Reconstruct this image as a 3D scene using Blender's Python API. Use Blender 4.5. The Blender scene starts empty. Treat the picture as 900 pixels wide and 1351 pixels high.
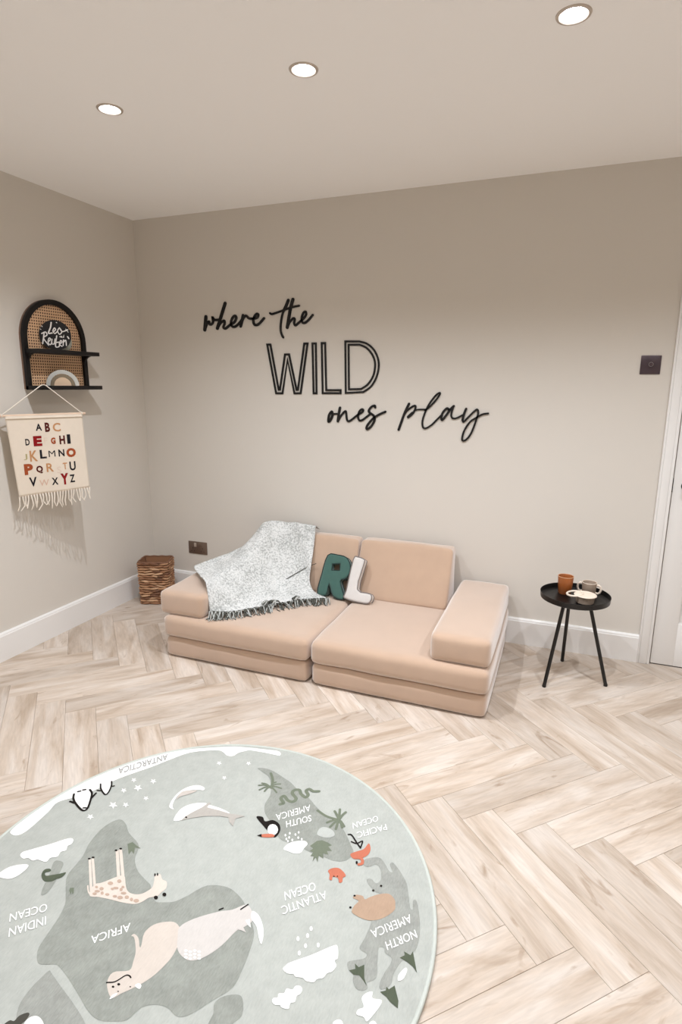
import bpy, bmesh, math, random
from mathutils import Vector, Matrix, geometry, noise
random.seed(7)
scene = bpy.context.scene
COL = scene.collection
# ---------------------------------------------------------------- camera
cam_data = bpy.data.cameras.new('camera')
cam_data.sensor_fit = 'HORIZONTAL'
cam_data.sensor_width = 36.0
cam_data.lens = 766.23 / 900.0 * 36.0
cam_data.clip_start = 0.02
cam = bpy.data.objects.new('camera', cam_data)
COL.objects.link(cam)
def camera_matrix(loc, yaw, pitch, roll):
    fwd = Vector((math.sin(yaw)*math.cos(pitch), math.cos(yaw)*math.cos(pitch), math.sin(pitch)))
    r0 = Vector((math.cos(yaw), -math.sin(yaw), 0)); u0 = r0.cross(fwd)
    r = math.cos(roll)*r0 + math.sin(roll)*u0; u = -math.sin(roll)*r0 + math.cos(roll)*u0
    m = Matrix((r, u, -fwd)).transposed().to_4x4(); m.translation = Vector(loc); return m
cam.matrix_world = camera_matrix((2.6373, -3.1861, 1.4097), -0.3692, -0.2162, 0.0061)
scene.camera = cam
# ---------------------------------------------------------------- world, exposure, downlight positions
world = bpy.data.worlds.new('world'); scene.world = world; world.use_nodes = True
world.node_tree.nodes['Background'].inputs[0].default_value = (0.96, 0.98, 1.0, 1)
world.node_tree.nodes['Background'].inputs[1].default_value = 0.0      # closed room: no sky in view, only the downlights
scene.view_settings.view_transform = 'Standard'; scene.view_settings.look = 'None'
scene.view_settings.gamma = 1.0; scene.view_settings.use_curve_mapping = False
scene.view_settings.exposure = 0.1
scene.cycles.max_bounces = 16; scene.cycles.diffuse_bounces = 12   # pale room: let the light bounce
LIGHT_X = (0.958, 1.747, 2.558, 3.36)
LIGHT_Y = (-1.243, -2.85)           # the row in the picture (its fourth lamp, off the right edge, is shown by the tray's shadows) and the row over the rug
LIGHT_W = (66.0, 38.0)
LIGHT_COL = (0.945, 0.985, 1.05)
SPOT_DEG = 136.0
RX, RY, RH = 4.35, -4.1, 2.4        # the room: x 0..RX, y RY..0, z 0..RH
SK = 0.018; SKH = 0.149             # skirting board

WALL_RGB = (212, 207, 199)
CEIL_RGB = (252, 252, 252)
SOFA_RGB = (186, 158, 135)
OAK = ((174,156,138), (194,179,164), (207,196,185), (158,137,117))
# ---------------------------------------------------------------- measured outlines (metres)
RUG_C=(1.7553,-2.0573)
RUG_R=0.6851
RUG_PRINT=[
[0,"africa_patch","land",1,"poly",[[-0.3774,0.1454],[-0.3956,0.1309],[-0.4061,0.1016],[-0.4053,0.0637],[-0.397,0.0236],[-0.3799,-0.0144],[-0.3723,-0.0571],[-0.3675,-0.0845],[-0.3528,-0.107],[-0.3134,-0.1458],[-0.2955,-0.1662],[-0.2801,-0.2027],[-0.2693,-0.2463],[-0.2588,-0.2847],[-0.2371,-0.309],[-0.2202,-0.3148],[-0.2019,-0.3088],[-0.1836,-0.3016],[-0.1636,-0.3048],[-0.1261,-0.3171],[-0.0731,-0.3381],[-0.0284,-0.3566],[0.0085,-0.363],[0.0424,-0.3531],[0.0686,-0.3393],[0.0807,-0.3066],[0.1058,-0.2896],[0.136,-0.2848],[0.1702,-0.2925],[0.1955,-0.2755],[0.2228,-0.2345],[0.2505,-0.1913],[0.25,-0.1444],[0.2381,-0.0755],[0.2211,-0.0389],[0.1696,0.0114],[0.1347,0.0339],[0.087,0.0474],[0.0301,0.0304],[-0.002,-0.0193],[-0.0237,-0.047],[-0.0552,-0.062],[-0.0703,-0.0654],[-0.0948,-0.0541],[-0.1183,-0.0282],[-0.1468,-0.0172],[-0.1889,0.0007],[-0.2252,0.0314],[-0.2414,0.0658],[-0.2602,0.0853],[-0.3155,0.1095],[-0.3456,0.1327]],1],
[1,"asia_patch","land2",1,"poly",[[-0.1861,-0.3189],[-0.1892,-0.3352],[-0.1918,-0.3661],[-0.1862,-0.3991],[-0.1731,-0.4206],[-0.154,-0.4371],[-0.113,-0.4604],[-0.0311,-0.4518],[0.0232,-0.4116],[-0.0112,-0.3809],[-0.0751,-0.3553],[-0.1291,-0.3376],[-0.1742,-0.3222]],1],
[2,"europe_patch","land",1,"poly",[[0.2547,-0.2072],[0.2775,-0.2],[0.2937,-0.2138],[0.3032,-0.2384],[0.2934,-0.2611],[0.2891,-0.2877],[0.2599,-0.3025],[0.243,-0.2809],[0.2408,-0.2577],[0.231,-0.2385],[0.2365,-0.2217]],1],
[3,"south_america_patch","land",1,"poly",[[-0.0906,0.54],[-0.0644,0.5504],[-0.0254,0.5465],[0.0194,0.53],[0.0571,0.5154],[0.0926,0.4935],[0.1553,0.4631],[0.1968,0.4334],[0.2505,0.4042],[0.2977,0.3865],[0.3302,0.3585],[0.3614,0.3206],[0.3772,0.3],[0.3749,0.273],[0.3579,0.2534],[0.3323,0.2459],[0.311,0.2477],[0.2859,0.2481],[0.2513,0.2502],[0.2046,0.2586],[0.1456,0.2627],[0.111,0.2948],[0.0644,0.3304],[0.0408,0.3523],[0.0254,0.3849],[0.0208,0.4301],[0.0013,0.4715],[-0.0276,0.5113],[-0.0626,0.5278]],1],
[4,"north_america_patch","land2",1,"poly",[[0.4191,0.2853],[0.4416,0.302],[0.4602,0.3067],[0.4782,0.2934],[0.4985,0.2716],[0.5094,0.2711],[0.4953,0.2927],[0.5004,0.3047],[0.5202,0.2901],[0.5413,0.2692],[0.5584,0.2476],[0.5733,0.2125],[0.5878,0.1749],[0.5957,0.1717],[0.5899,0.1972],[0.5976,0.2024],[0.6113,0.1757],[0.6236,0.1396],[0.6322,0.104],[0.633,0.067],[0.6274,0.0503],[0.6069,0.0176],[0.5973,-0.0169],[0.5985,-0.0426],[0.5907,-0.0585],[0.5772,-0.0654],[0.5723,-0.0497],[0.5764,-0.0218],[0.5824,0.001],[0.5808,0.0178],[0.5622,0.0246],[0.5553,0.0364],[0.5433,0.0316],[0.5504,-0.0012],[0.5606,-0.038],[0.5544,-0.0535],[0.5446,-0.0623],[0.5489,-0.075],[0.5397,-0.0849],[0.5238,-0.0849],[0.5107,-0.0708],[0.5058,-0.0529],[0.4936,-0.051],[0.4837,-0.0379],[0.4867,-0.0281],[0.5167,-0.0093],[0.5203,0.0046],[0.5037,0.0088],[0.4974,0.0172],[0.5015,0.0448],[0.5034,0.0803],[0.5027,0.104],[0.5144,0.1459],[0.499,0.1832],[0.4826,0.1879],[0.4586,0.2035],[0.4479,0.218],[0.4591,0.2248],[0.4774,0.2156],[0.4853,0.2328],[0.4759,0.2627],[0.4568,0.2799],[0.4387,0.2628],[0.4225,0.2638]],1],
[5,"antarctica_patch","white",1,"poly",[[-0.6703,-0.0207],[-0.6725,0.032],[-0.6623,0.125],[-0.6419,0.2158],[-0.6055,0.3111],[-0.5285,0.4252],[-0.4189,0.527],[-0.2661,0.6114],[-0.1896,0.6366],[-0.1193,0.6515],[-0.0642,0.6605],[-0.0495,0.6383],[-0.0996,0.6336],[-0.1625,0.6265],[-0.1798,0.6196],[-0.2044,0.5944],[-0.2135,0.5705],[-0.2359,0.5631],[-0.2602,0.5747],[-0.2804,0.5795],[-0.3215,0.5632],[-0.3815,0.5239],[-0.424,0.4633],[-0.4614,0.4002],[-0.5285,0.3033],[-0.5575,0.2353],[-0.5897,0.1809],[-0.6344,0.1309],[-0.6269,0.0809],[-0.6217,-0.0014],[-0.6338,-0.0293],[-0.6563,-0.0324]],1],
[6,"penguin_print","white",2,"poly",[[-0.6128,0.1785],[-0.6077,0.2047],[-0.5721,0.2119],[-0.5464,0.1913],[-0.524,0.1538],[-0.5222,0.1353],[-0.532,0.1314],[-0.5777,0.1521]],1],
[6,"penguin_print","black",3,"stroke",[[-0.6149,0.1811],[-0.5993,0.1635],[-0.5729,0.1474],[-0.5291,0.1312],[-0.518,0.1421],[-0.5364,0.1751],[-0.5595,0.2066],[-0.5806,0.219]],0.0071],
[6,"penguin_print","black",3,"stroke",[[-0.599,0.1483],[-0.5793,0.1482]],0.007],
[6,"penguin_print","black",3,"stroke",[[-0.5429,0.1859],[-0.5474,0.2127]],0.0071],
[6,"penguin_print","black",3,"stroke",[[-0.6113,0.1957],[-0.6055,0.2008]],0.0072],
[6,"penguin_print","black",3,"stroke",[[-0.6013,0.2087],[-0.595,0.2133]],0.0072],
[6,"penguin_print","black",3,"stroke",[[-0.5329,0.1406],[-0.5251,0.1437]],0.0069],
[7,"penguin_print","white",2,"poly",[[-0.5638,0.2541],[-0.5637,0.2723],[-0.5447,0.2798],[-0.5241,0.2591],[-0.5124,0.2322],[-0.5161,0.2224],[-0.5423,0.2342]],1],
[7,"penguin_print","black",3,"stroke",[[-0.5676,0.2562],[-0.5468,0.236],[-0.5134,0.2194],[-0.5103,0.233],[-0.5249,0.2624],[-0.541,0.2814]],0.0055],
[7,"penguin_print","black",3,"stroke",[[-0.5539,0.2255],[-0.5406,0.2293]],0.0054],
[7,"penguin_print","black",3,"stroke",[[-0.5233,0.2595],[-0.5153,0.2662]],0.0055],
[8,"star_print","white",2,"poly",[[-0.4664,0.1192],[-0.4741,0.1155],[-0.4701,0.1074],[-0.4797,0.1132],[-0.4881,0.1102],[-0.4864,0.1175],[-0.4958,0.1238],[-0.4849,0.1224],[-0.4823,0.1294],[-0.4773,0.1212]],0],
[9,"star_print","white",2,"poly",[[-0.4316,0.1898],[-0.4417,0.1851],[-0.4366,0.1741],[-0.449,0.182],[-0.4599,0.1781],[-0.4576,0.1878],[-0.4696,0.1966],[-0.4555,0.1945],[-0.452,0.2039],[-0.4457,0.1928]],0],
[10,"star_print","white",2,"poly",[[-0.3976,0.2062],[-0.4051,0.2026],[-0.4015,0.1944],[-0.4105,0.2004],[-0.4185,0.1975],[-0.4167,0.2047],[-0.4254,0.2112],[-0.4151,0.2097],[-0.4124,0.2166],[-0.4079,0.2084]],0],
[11,"star_print","white",2,"poly",[[-0.4124,0.2897],[-0.4223,0.2849],[-0.4174,0.2735],[-0.4296,0.2819],[-0.4403,0.2781],[-0.438,0.2881],[-0.4497,0.2973],[-0.4359,0.295],[-0.4323,0.3046],[-0.4262,0.293]],0],
[12,"star_print","white",2,"poly",[[-0.4546,0.2606],[-0.4617,0.2572],[-0.458,0.2491],[-0.4669,0.255],[-0.4746,0.2523],[-0.473,0.2594],[-0.4816,0.2659],[-0.4716,0.2643],[-0.4691,0.2711],[-0.4646,0.2629]],0],
[13,"star_print","white",2,"poly",[[-0.4598,0.3175],[-0.4666,0.3143],[-0.463,0.3063],[-0.4715,0.3122],[-0.4788,0.3096],[-0.4773,0.3165],[-0.4855,0.3229],[-0.476,0.3212],[-0.4737,0.3278],[-0.4693,0.3198]],0],
[14,"star_print","white",2,"poly",[[-0.3885,0.3378],[-0.3964,0.3341],[-0.3926,0.3248],[-0.4021,0.3317],[-0.4106,0.3286],[-0.4086,0.3367],[-0.4178,0.3442],[-0.4069,0.3423],[-0.404,0.35],[-0.3993,0.3406]],0],
[15,"star_print","white",2,"poly",[[-0.3572,0.2572],[-0.3637,0.2541],[-0.3607,0.2467],[-0.3684,0.2521],[-0.3754,0.2496],[-0.3737,0.2561],[-0.3811,0.2619],[-0.3722,0.2605],[-0.3698,0.2666],[-0.366,0.2592]],0],
[16,"star_print","white",2,"poly",[[-0.2281,0.5129],[-0.2346,0.5097],[-0.2322,0.5014],[-0.2394,0.5077],[-0.2464,0.5052],[-0.2443,0.5124],[-0.2512,0.5193],[-0.2426,0.5172],[-0.2399,0.524],[-0.2366,0.5156]],0],
[17,"star_print","white",2,"poly",[[-0.1655,0.4482],[-0.1718,0.4451],[-0.1696,0.4373],[-0.1764,0.4432],[-0.1831,0.4408],[-0.181,0.4475],[-0.1873,0.4539],[-0.1792,0.4521],[-0.1764,0.4585],[-0.1735,0.4506]],0],
[18,"star_print","white",2,"poly",[[-0.125,0.5523],[-0.1315,0.5491],[-0.1295,0.5406],[-0.1363,0.5471],[-0.1433,0.5447],[-0.1409,0.5519],[-0.1474,0.5589],[-0.1391,0.5568],[-0.1361,0.5637],[-0.1333,0.5551]],0],
[19,"dolphin_print","white",2,"poly",[[-0.2148,0.2044],[-0.2247,0.2343],[-0.2232,0.2667],[-0.2023,0.2945],[-0.1682,0.3114],[-0.149,0.3092],[-0.1068,0.3097],[-0.0625,0.3018],[-0.0882,0.296],[-0.1486,0.2899],[-0.1775,0.2593],[-0.1887,0.2331],[-0.1948,0.2141]],1],
[19,"dolphin_print","taupe",3,"poly",[[-0.1933,0.2135],[-0.1904,0.2355],[-0.1793,0.2618],[-0.1639,0.2903],[-0.1559,0.3196],[-0.1482,0.3193],[-0.148,0.2965],[-0.1003,0.2995],[-0.0609,0.2993],[-0.0306,0.3051],[-0.0082,0.3078],[-0.0313,0.2863],[-0.0212,0.2542],[-0.043,0.2665],[-0.0555,0.2828],[-0.0858,0.277],[-0.1323,0.2585],[-0.166,0.2359]],0],
[19,"dolphin_print","black",4,"poly",[[-0.1816,0.2328],[-0.1809,0.2301],[-0.1826,0.2281],[-0.1858,0.2281],[-0.1885,0.2301],[-0.1892,0.2328],[-0.1875,0.2348],[-0.1843,0.2348]],0],
[20,"dolphin_print","white",2,"poly",[[-0.2686,0.2519],[-0.2816,0.2897],[-0.2808,0.3311],[-0.2657,0.3618],[-0.2405,0.379],[-0.212,0.376],[-0.2086,0.3633],[-0.227,0.3595],[-0.2539,0.3453],[-0.2727,0.3274],[-0.2735,0.2929],[-0.2606,0.2584],[-0.2461,0.248]],1],
[20,"dolphin_print","blush",3,"poly",[[-0.2735,0.3284],[-0.2453,0.348],[-0.2273,0.3524],[-0.2424,0.3291],[-0.2632,0.3071],[-0.2677,0.2885]],1],
[21,"toucan_print","black",2,"poly",[[0.0282,0.3191],[0.0476,0.3268],[0.0649,0.3122],[0.0853,0.3264],[0.1123,0.319],[0.1286,0.296],[0.1303,0.2708],[0.1216,0.2617],[0.0891,0.2803],[0.0653,0.2944]],1],
[21,"toucan_print","white",3,"poly",[[0.1211,0.2947],[0.1244,0.2833],[0.1227,0.2734],[0.1163,0.2675],[0.107,0.2672],[0.0972,0.2725],[0.0894,0.2822],[0.0859,0.2937],[0.0875,0.3039],[0.094,0.3099],[0.1035,0.3102],[0.1134,0.3046]],0],
[21,"toucan_print","salmon",3,"poly",[[0.0813,0.257],[0.1098,0.2712],[0.1229,0.2678],[0.1168,0.2581],[0.0883,0.2485]],1],
[21,"toucan_print","black",4,"poly",[[0.0707,0.2483],[0.0812,0.2587],[0.0874,0.2476]],0],
[22,"snake_print","green",2,"stroke",[[0.074,0.4009],[0.0821,0.4107],[0.0642,0.4269],[0.0686,0.4423],[0.0906,0.4274],[0.1094,0.4282],[0.1128,0.4462],[0.0895,0.4643],[0.0886,0.4814],[0.1043,0.4897],[0.1196,0.4728],[0.1405,0.464],[0.1434,0.4788],[0.1292,0.494],[0.1355,0.507],[0.1525,0.5018],[0.1711,0.5092]],0.012],
[23,"palm_print","green",2,"stroke",[[-0.0312,0.5326],[-0.0067,0.5011],[0.0081,0.4635]],0.0099],
[23,"palm_print","green",2,"stroke",[[0.0017,0.4659],[-0.0217,0.467],[-0.04,0.4587]],0.0067],
[23,"palm_print","green",2,"stroke",[[0.0017,0.4659],[-0.015,0.4572],[-0.0266,0.4391]],0.0067],
[23,"palm_print","green",2,"stroke",[[0.0017,0.4659],[-0.0192,0.4742],[-0.0351,0.4729]],0.0068],
[23,"palm_print","green",2,"stroke",[[0.0017,0.4659],[0.0164,0.4619],[0.0359,0.4485]],0.0067],
[23,"palm_print","green",2,"stroke",[[0.0017,0.4659],[0.0194,0.4744],[0.042,0.4734]],0.0067],
[23,"palm_print","green",2,"stroke",[[0.0017,0.4659],[0.0123,0.4842],[0.028,0.4929]],0.0067],
[23,"palm_print","green",2,"stroke",[[0.0017,0.4659],[0.0026,0.4857],[0.0086,0.4961]],0.0068],
[23,"palm_print","green",2,"stroke",[[0.0017,0.4659],[-0.0048,0.4569],[-0.0063,0.4388]],0.0067],
[900,"palm_print","green",2,"stroke",[[0.2047,0.4205],[0.2448,0.4069],[0.2876,0.4066]],0.0091],
[900,"palm_print","green",2,"stroke",[[0.2872,0.4077],[0.2699,0.3978],[0.2553,0.3817]],0.0085],
[900,"palm_print","green",2,"stroke",[[0.2872,0.4077],[0.272,0.4264],[0.2591,0.4389]],0.0086],
[900,"palm_print","green",2,"stroke",[[0.2872,0.4077],[0.2786,0.4337],[0.2724,0.4537]],0.0086],
[900,"palm_print","green",2,"stroke",[[0.2872,0.4077],[0.29,0.431],[0.2954,0.4482]],0.0086],
[900,"palm_print","green",2,"stroke",[[0.2872,0.4077],[0.299,0.4002],[0.313,0.3867]],0.0084],
[900,"palm_print","green",2,"stroke",[[0.2872,0.4077],[0.2888,0.3896],[0.2928,0.3657]],0.0084],
[900,"palm_print","green",2,"stroke",[[0.2872,0.4077],[0.2784,0.3906],[0.2722,0.3675]],0.0084],
[900,"palm_print","green",2,"stroke",[[0.2872,0.4077],[0.2971,0.3965],[0.3093,0.3793]],0.0084],
[24,"leaf_print","green",2,"poly",[[0.2439,0.2714],[0.2558,0.298],[0.2695,0.3063],[0.2872,0.305],[0.3067,0.299],[0.2977,0.29],[0.3144,0.2778],[0.3007,0.2724],[0.3099,0.2603],[0.2938,0.2591],[0.3013,0.2413],[0.2841,0.2474],[0.2905,0.2232],[0.2781,0.2373],[0.276,0.2185],[0.2708,0.2396],[0.2612,0.2358],[0.2631,0.2522],[0.251,0.2527],[0.2571,0.2658]],0],
[25,"cloud_print","white",2,"poly",[[0.1732,0.2299],[0.1769,0.253],[0.1907,0.2695],[0.219,0.2835],[0.2335,0.2754],[0.2307,0.2581],[0.2283,0.2358],[0.2114,0.2265],[0.1938,0.2274]],1],
[26,"raindrop_print","white",2,"poly",[[0.1559,0.2838],[0.1568,0.2801],[0.1556,0.278],[0.1531,0.2786],[0.1507,0.2817],[0.1497,0.2854],[0.1509,0.2875],[0.1534,0.2868]],0],
[27,"raindrop_print","white",2,"poly",[[0.1744,0.2642],[0.1753,0.2606],[0.1742,0.2585],[0.1717,0.2592],[0.1693,0.2621],[0.1684,0.2657],[0.1696,0.2678],[0.1721,0.2671]],0],
[28,"raindrop_print","white",2,"poly",[[0.1712,0.2796],[0.1721,0.276],[0.171,0.2739],[0.1684,0.2746],[0.166,0.2776],[0.1652,0.2812],[0.1663,0.2833],[0.1688,0.2827]],0],
[29,"raindrop_print","white",2,"poly",[[0.185,0.2739],[0.1859,0.2703],[0.1847,0.2682],[0.1822,0.2689],[0.1799,0.2719],[0.179,0.2755],[0.1802,0.2776],[0.1827,0.2769]],0],
[30,"raindrop_print","white",2,"poly",[[0.1845,0.298],[0.1854,0.2943],[0.1842,0.2921],[0.1817,0.2928],[0.1793,0.2959],[0.1784,0.2996],[0.1796,0.3017],[0.1821,0.301]],0],
[31,"raindrop_print","white",2,"poly",[[0.19,0.3099],[0.1908,0.3061],[0.1896,0.304],[0.1871,0.3047],[0.1847,0.3078],[0.1839,0.3115],[0.1851,0.3137],[0.1876,0.313]],0],
[32,"raindrop_print","white",2,"poly",[[0.1984,0.2893],[0.1992,0.2856],[0.198,0.2835],[0.1955,0.2842],[0.1932,0.2872],[0.1923,0.2909],[0.1935,0.293],[0.196,0.2923]],0],
[33,"raindrop_print","white",2,"poly",[[0.2114,0.2877],[0.2122,0.2841],[0.211,0.282],[0.2085,0.2826],[0.2062,0.2856],[0.2054,0.2893],[0.2066,0.2914],[0.2091,0.2907]],0],
[34,"raindrop_print","white",2,"poly",[[0.1654,0.2961],[0.1663,0.2924],[0.1651,0.2903],[0.1626,0.2909],[0.1602,0.294],[0.1593,0.2977],[0.1604,0.2999],[0.163,0.2992]],0],
[35,"raindrop_print","white",2,"poly",[[0.1659,0.2708],[0.1668,0.2672],[0.1656,0.2651],[0.1631,0.2657],[0.1607,0.2687],[0.1598,0.2724],[0.161,0.2745],[0.1635,0.2738]],0],
[36,"cloud_print","pale",2,"poly",[[0.2443,0.3245],[0.2432,0.3472],[0.2552,0.3608],[0.2831,0.3572],[0.2986,0.3403],[0.284,0.3232],[0.2596,0.3192]],1],
[37,"flamingo_print","salmon",2,"poly",[[0.3716,0.2873],[0.3844,0.3029],[0.4028,0.3208],[0.41,0.3481],[0.4227,0.3287],[0.4225,0.3048],[0.4104,0.287],[0.3943,0.2755],[0.382,0.2758]],1],
[37,"flamingo_print","salmon",3,"stroke",[[0.3936,0.283],[0.4102,0.2818],[0.4164,0.2675],[0.4088,0.2595]],0.0093],
[37,"flamingo_print","black",4,"poly",[[0.4037,0.265],[0.4042,0.2605],[0.4026,0.258],[0.3997,0.2588],[0.3974,0.2625],[0.3968,0.2669],[0.3985,0.2695],[0.4013,0.2687]],0],
[37,"flamingo_print","black",3,"stroke",[[0.3924,0.321],[0.3744,0.3367],[0.3489,0.3602],[0.3379,0.3587]],0.0049],
[37,"flamingo_print","black",3,"stroke",[[0.3921,0.322],[0.3889,0.3491],[0.3754,0.3338],[0.3575,0.3345]],0.0043],
[38,"crab_print","salmon",2,"poly",[[0.332,0.2048],[0.3397,0.2177],[0.3567,0.2254],[0.3755,0.2181],[0.3868,0.2071],[0.3815,0.1974],[0.3848,0.1836],[0.3772,0.1783],[0.3679,0.192],[0.3529,0.1899],[0.3553,0.179],[0.3471,0.1781],[0.341,0.1948]],1],
[38,"crab_print","black",3,"poly",[[0.3574,0.1936],[0.3575,0.1919],[0.3565,0.1908],[0.355,0.191],[0.354,0.1922],[0.3539,0.1939],[0.3548,0.195],[0.3563,0.1948]],0],
[38,"crab_print","black",3,"poly",[[0.3666,0.1972],[0.3667,0.1956],[0.3657,0.1945],[0.3643,0.1946],[0.3632,0.1959],[0.3631,0.1975],[0.3641,0.1986],[0.3655,0.1985]],0],
[39,"bear_print","brown",2,"poly",[[0.4435,0.1032],[0.4436,0.123],[0.4498,0.1418],[0.4316,0.1455],[0.435,0.157],[0.4542,0.1611],[0.4645,0.1528],[0.4752,0.165],[0.4955,0.1827],[0.5215,0.1943],[0.5415,0.1824],[0.5476,0.1675],[0.5504,0.1517],[0.5404,0.1311],[0.5221,0.1097],[0.4982,0.0962],[0.4775,0.0941],[0.4585,0.0968]],1],
[39,"bear_print","black",3,"poly",[[0.4371,0.1543],[0.4369,0.1517],[0.4349,0.1499],[0.4323,0.1499],[0.4305,0.1517],[0.4307,0.1543],[0.4327,0.1561],[0.4353,0.1561]],0],
[39,"bear_print","black",3,"poly",[[0.439,0.1153],[0.4388,0.1128],[0.4369,0.1111],[0.4343,0.111],[0.4326,0.1128],[0.4327,0.1152],[0.4347,0.117],[0.4373,0.117]],0],
[39,"bear_print","black",3,"poly",[[0.4965,0.2129],[0.4962,0.2102],[0.4941,0.2083],[0.4915,0.2084],[0.4897,0.2103],[0.49,0.213],[0.4921,0.2149],[0.4947,0.2149]],0],
[39,"bear_print","black",3,"poly",[[0.4804,0.1902],[0.4801,0.1875],[0.4781,0.1857],[0.4754,0.1857],[0.4737,0.1875],[0.474,0.1902],[0.476,0.1921],[0.4787,0.1921]],0],
[40,"pine_print","pine",2,"poly",[[0.6494,0.0037],[0.6266,0.0536],[0.6232,0.0415],[0.6058,0.0454],[0.6099,0.0363],[0.5999,0.0253],[0.6185,0.0222],[0.6363,0.0154]],0],
[41,"pine_print","pine",2,"poly",[[0.6283,-0.0928],[0.6251,-0.0761],[0.6072,-0.0456],[0.5971,-0.0591],[0.5899,-0.0557],[0.591,-0.0647],[0.5794,-0.0724],[0.5966,-0.0781],[0.6081,-0.0858]],0],
[42,"pine_print","pine",2,"poly",[[0.5461,-0.0713],[0.5341,-0.055],[0.5234,-0.024],[0.5125,-0.0351],[0.5006,-0.0295],[0.5067,-0.0418],[0.4936,-0.051],[0.5074,-0.0573],[0.5207,-0.0537],[0.5352,-0.0627]],0],
[43,"ice_print","white",2,"poly",[[0.6105,-0.0298],[0.6096,-0.0153],[0.6198,0.0055],[0.6257,0.0011],[0.6234,-0.0198],[0.6167,-0.0296]],1],
[44,"ice_print","white",2,"poly",[[0.544,-0.1019],[0.5499,-0.0872],[0.5628,-0.079],[0.5673,-0.0927],[0.5878,-0.0892],[0.5889,-0.1024],[0.5795,-0.1297],[0.5713,-0.1458],[0.5617,-0.1396],[0.5452,-0.1402],[0.5442,-0.1289],[0.5545,-0.1189]],1],
[45,"ice_print","white",2,"poly",[[0.5018,-0.1746],[0.5103,-0.165],[0.5198,-0.1661],[0.5262,-0.1763],[0.5191,-0.1874],[0.5058,-0.1843]],1],
[46,"ice_print","white",2,"poly",[[0.5784,-0.1444],[0.5854,-0.1388],[0.5934,-0.1431],[0.5903,-0.1538],[0.5795,-0.1525]],1],
[47,"cloud_print","white",2,"poly",[[0.3416,-0.1076],[0.3442,-0.0963],[0.3512,-0.0853],[0.3903,-0.0503],[0.4338,-0.0057],[0.4455,-0.0055],[0.4563,-0.0313],[0.4516,-0.0416],[0.4604,-0.0519],[0.456,-0.0692],[0.4463,-0.0777],[0.442,-0.0913],[0.4291,-0.0997],[0.4246,-0.1092],[0.4065,-0.1131],[0.3956,-0.1096],[0.3784,-0.1131],[0.3712,-0.1093],[0.3566,-0.113]],1],
[48,"raindrop_print","white",2,"poly",[[0.3455,-0.0205],[0.3466,-0.0253],[0.3449,-0.0282],[0.3414,-0.0274],[0.3383,-0.0233],[0.3372,-0.0184],[0.3389,-0.0155],[0.3423,-0.0164]],0],
[49,"raindrop_print","white",2,"poly",[[0.3651,-0.0037],[0.3661,-0.0086],[0.3644,-0.0115],[0.3609,-0.0107],[0.3578,-0.0066],[0.3568,-0.0016],[0.3585,0.0014],[0.362,0.0005]],0],
[50,"raindrop_print","white",2,"poly",[[0.3655,0.018],[0.3665,0.0129],[0.3647,0.01],[0.3612,0.0109],[0.3581,0.0151],[0.357,0.0202],[0.3588,0.0232],[0.3623,0.0223]],0],
[51,"raindrop_print","white",2,"poly",[[0.3717,-0.0309],[0.3727,-0.0357],[0.371,-0.0385],[0.3676,-0.0377],[0.3646,-0.0337],[0.3636,-0.0289],[0.3653,-0.0261],[0.3687,-0.0269]],0],
[52,"raindrop_print","white",2,"poly",[[0.3651,-0.0545],[0.366,-0.0592],[0.3644,-0.0619],[0.361,-0.0612],[0.358,-0.0573],[0.357,-0.0526],[0.3587,-0.0499],[0.362,-0.0507]],0],
[53,"raindrop_print","white",2,"poly",[[0.4009,-0.0172],[0.4017,-0.0221],[0.4,-0.0249],[0.3967,-0.0241],[0.3937,-0.0201],[0.3928,-0.0152],[0.3945,-0.0123],[0.3979,-0.0132]],0],
[54,"cloud_print","white",2,"poly",[[0.3538,-0.1859],[0.352,-0.1775],[0.361,-0.1721],[0.3587,-0.1637],[0.3703,-0.1579],[0.3711,-0.1463],[0.385,-0.1433],[0.388,-0.1332],[0.3995,-0.1294],[0.4071,-0.1359],[0.4058,-0.147],[0.4009,-0.1533],[0.4027,-0.1666],[0.3942,-0.173],[0.3955,-0.1862],[0.3795,-0.189],[0.3732,-0.1855],[0.3634,-0.1893]],1],
[55,"cloud_print","white",2,"poly",[[-0.5563,-0.0852],[-0.56,-0.0731],[-0.5489,-0.0602],[-0.5076,-0.018],[-0.4745,0.0193],[-0.4566,0.022],[-0.4466,0.0061],[-0.4518,-0.0047],[-0.4428,-0.0193],[-0.453,-0.0308],[-0.4476,-0.0474],[-0.4634,-0.0588],[-0.4637,-0.0752],[-0.4931,-0.0777],[-0.504,-0.0861],[-0.5246,-0.084],[-0.5371,-0.091]],1],
[56,"cloud_print","white",2,"poly",[[-0.5562,-0.16],[-0.5473,-0.1273],[-0.5138,-0.1041],[-0.4976,-0.1076],[-0.4963,-0.1363],[-0.5095,-0.1587],[-0.5412,-0.1656]],1],
[57,"island_patch","land",1,"poly",[[-0.4418,-0.0669],[-0.4295,-0.0568],[-0.4111,-0.0599],[-0.3993,-0.0807],[-0.3802,-0.122],[-0.3725,-0.1517],[-0.3806,-0.1663],[-0.3967,-0.1473],[-0.416,-0.1071]],1],
[58,"seal_print","pine",2,"poly",[[-0.4401,-0.1117],[-0.4442,-0.0974],[-0.4324,-0.0897],[-0.4231,-0.0951],[-0.4333,-0.1051],[-0.4229,-0.1123],[-0.409,-0.1044],[-0.3917,-0.0926],[-0.3779,-0.0822],[-0.3756,-0.0985],[-0.3841,-0.1091],[-0.3907,-0.1214],[-0.4079,-0.1282],[-0.4258,-0.1232]],1],
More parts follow.
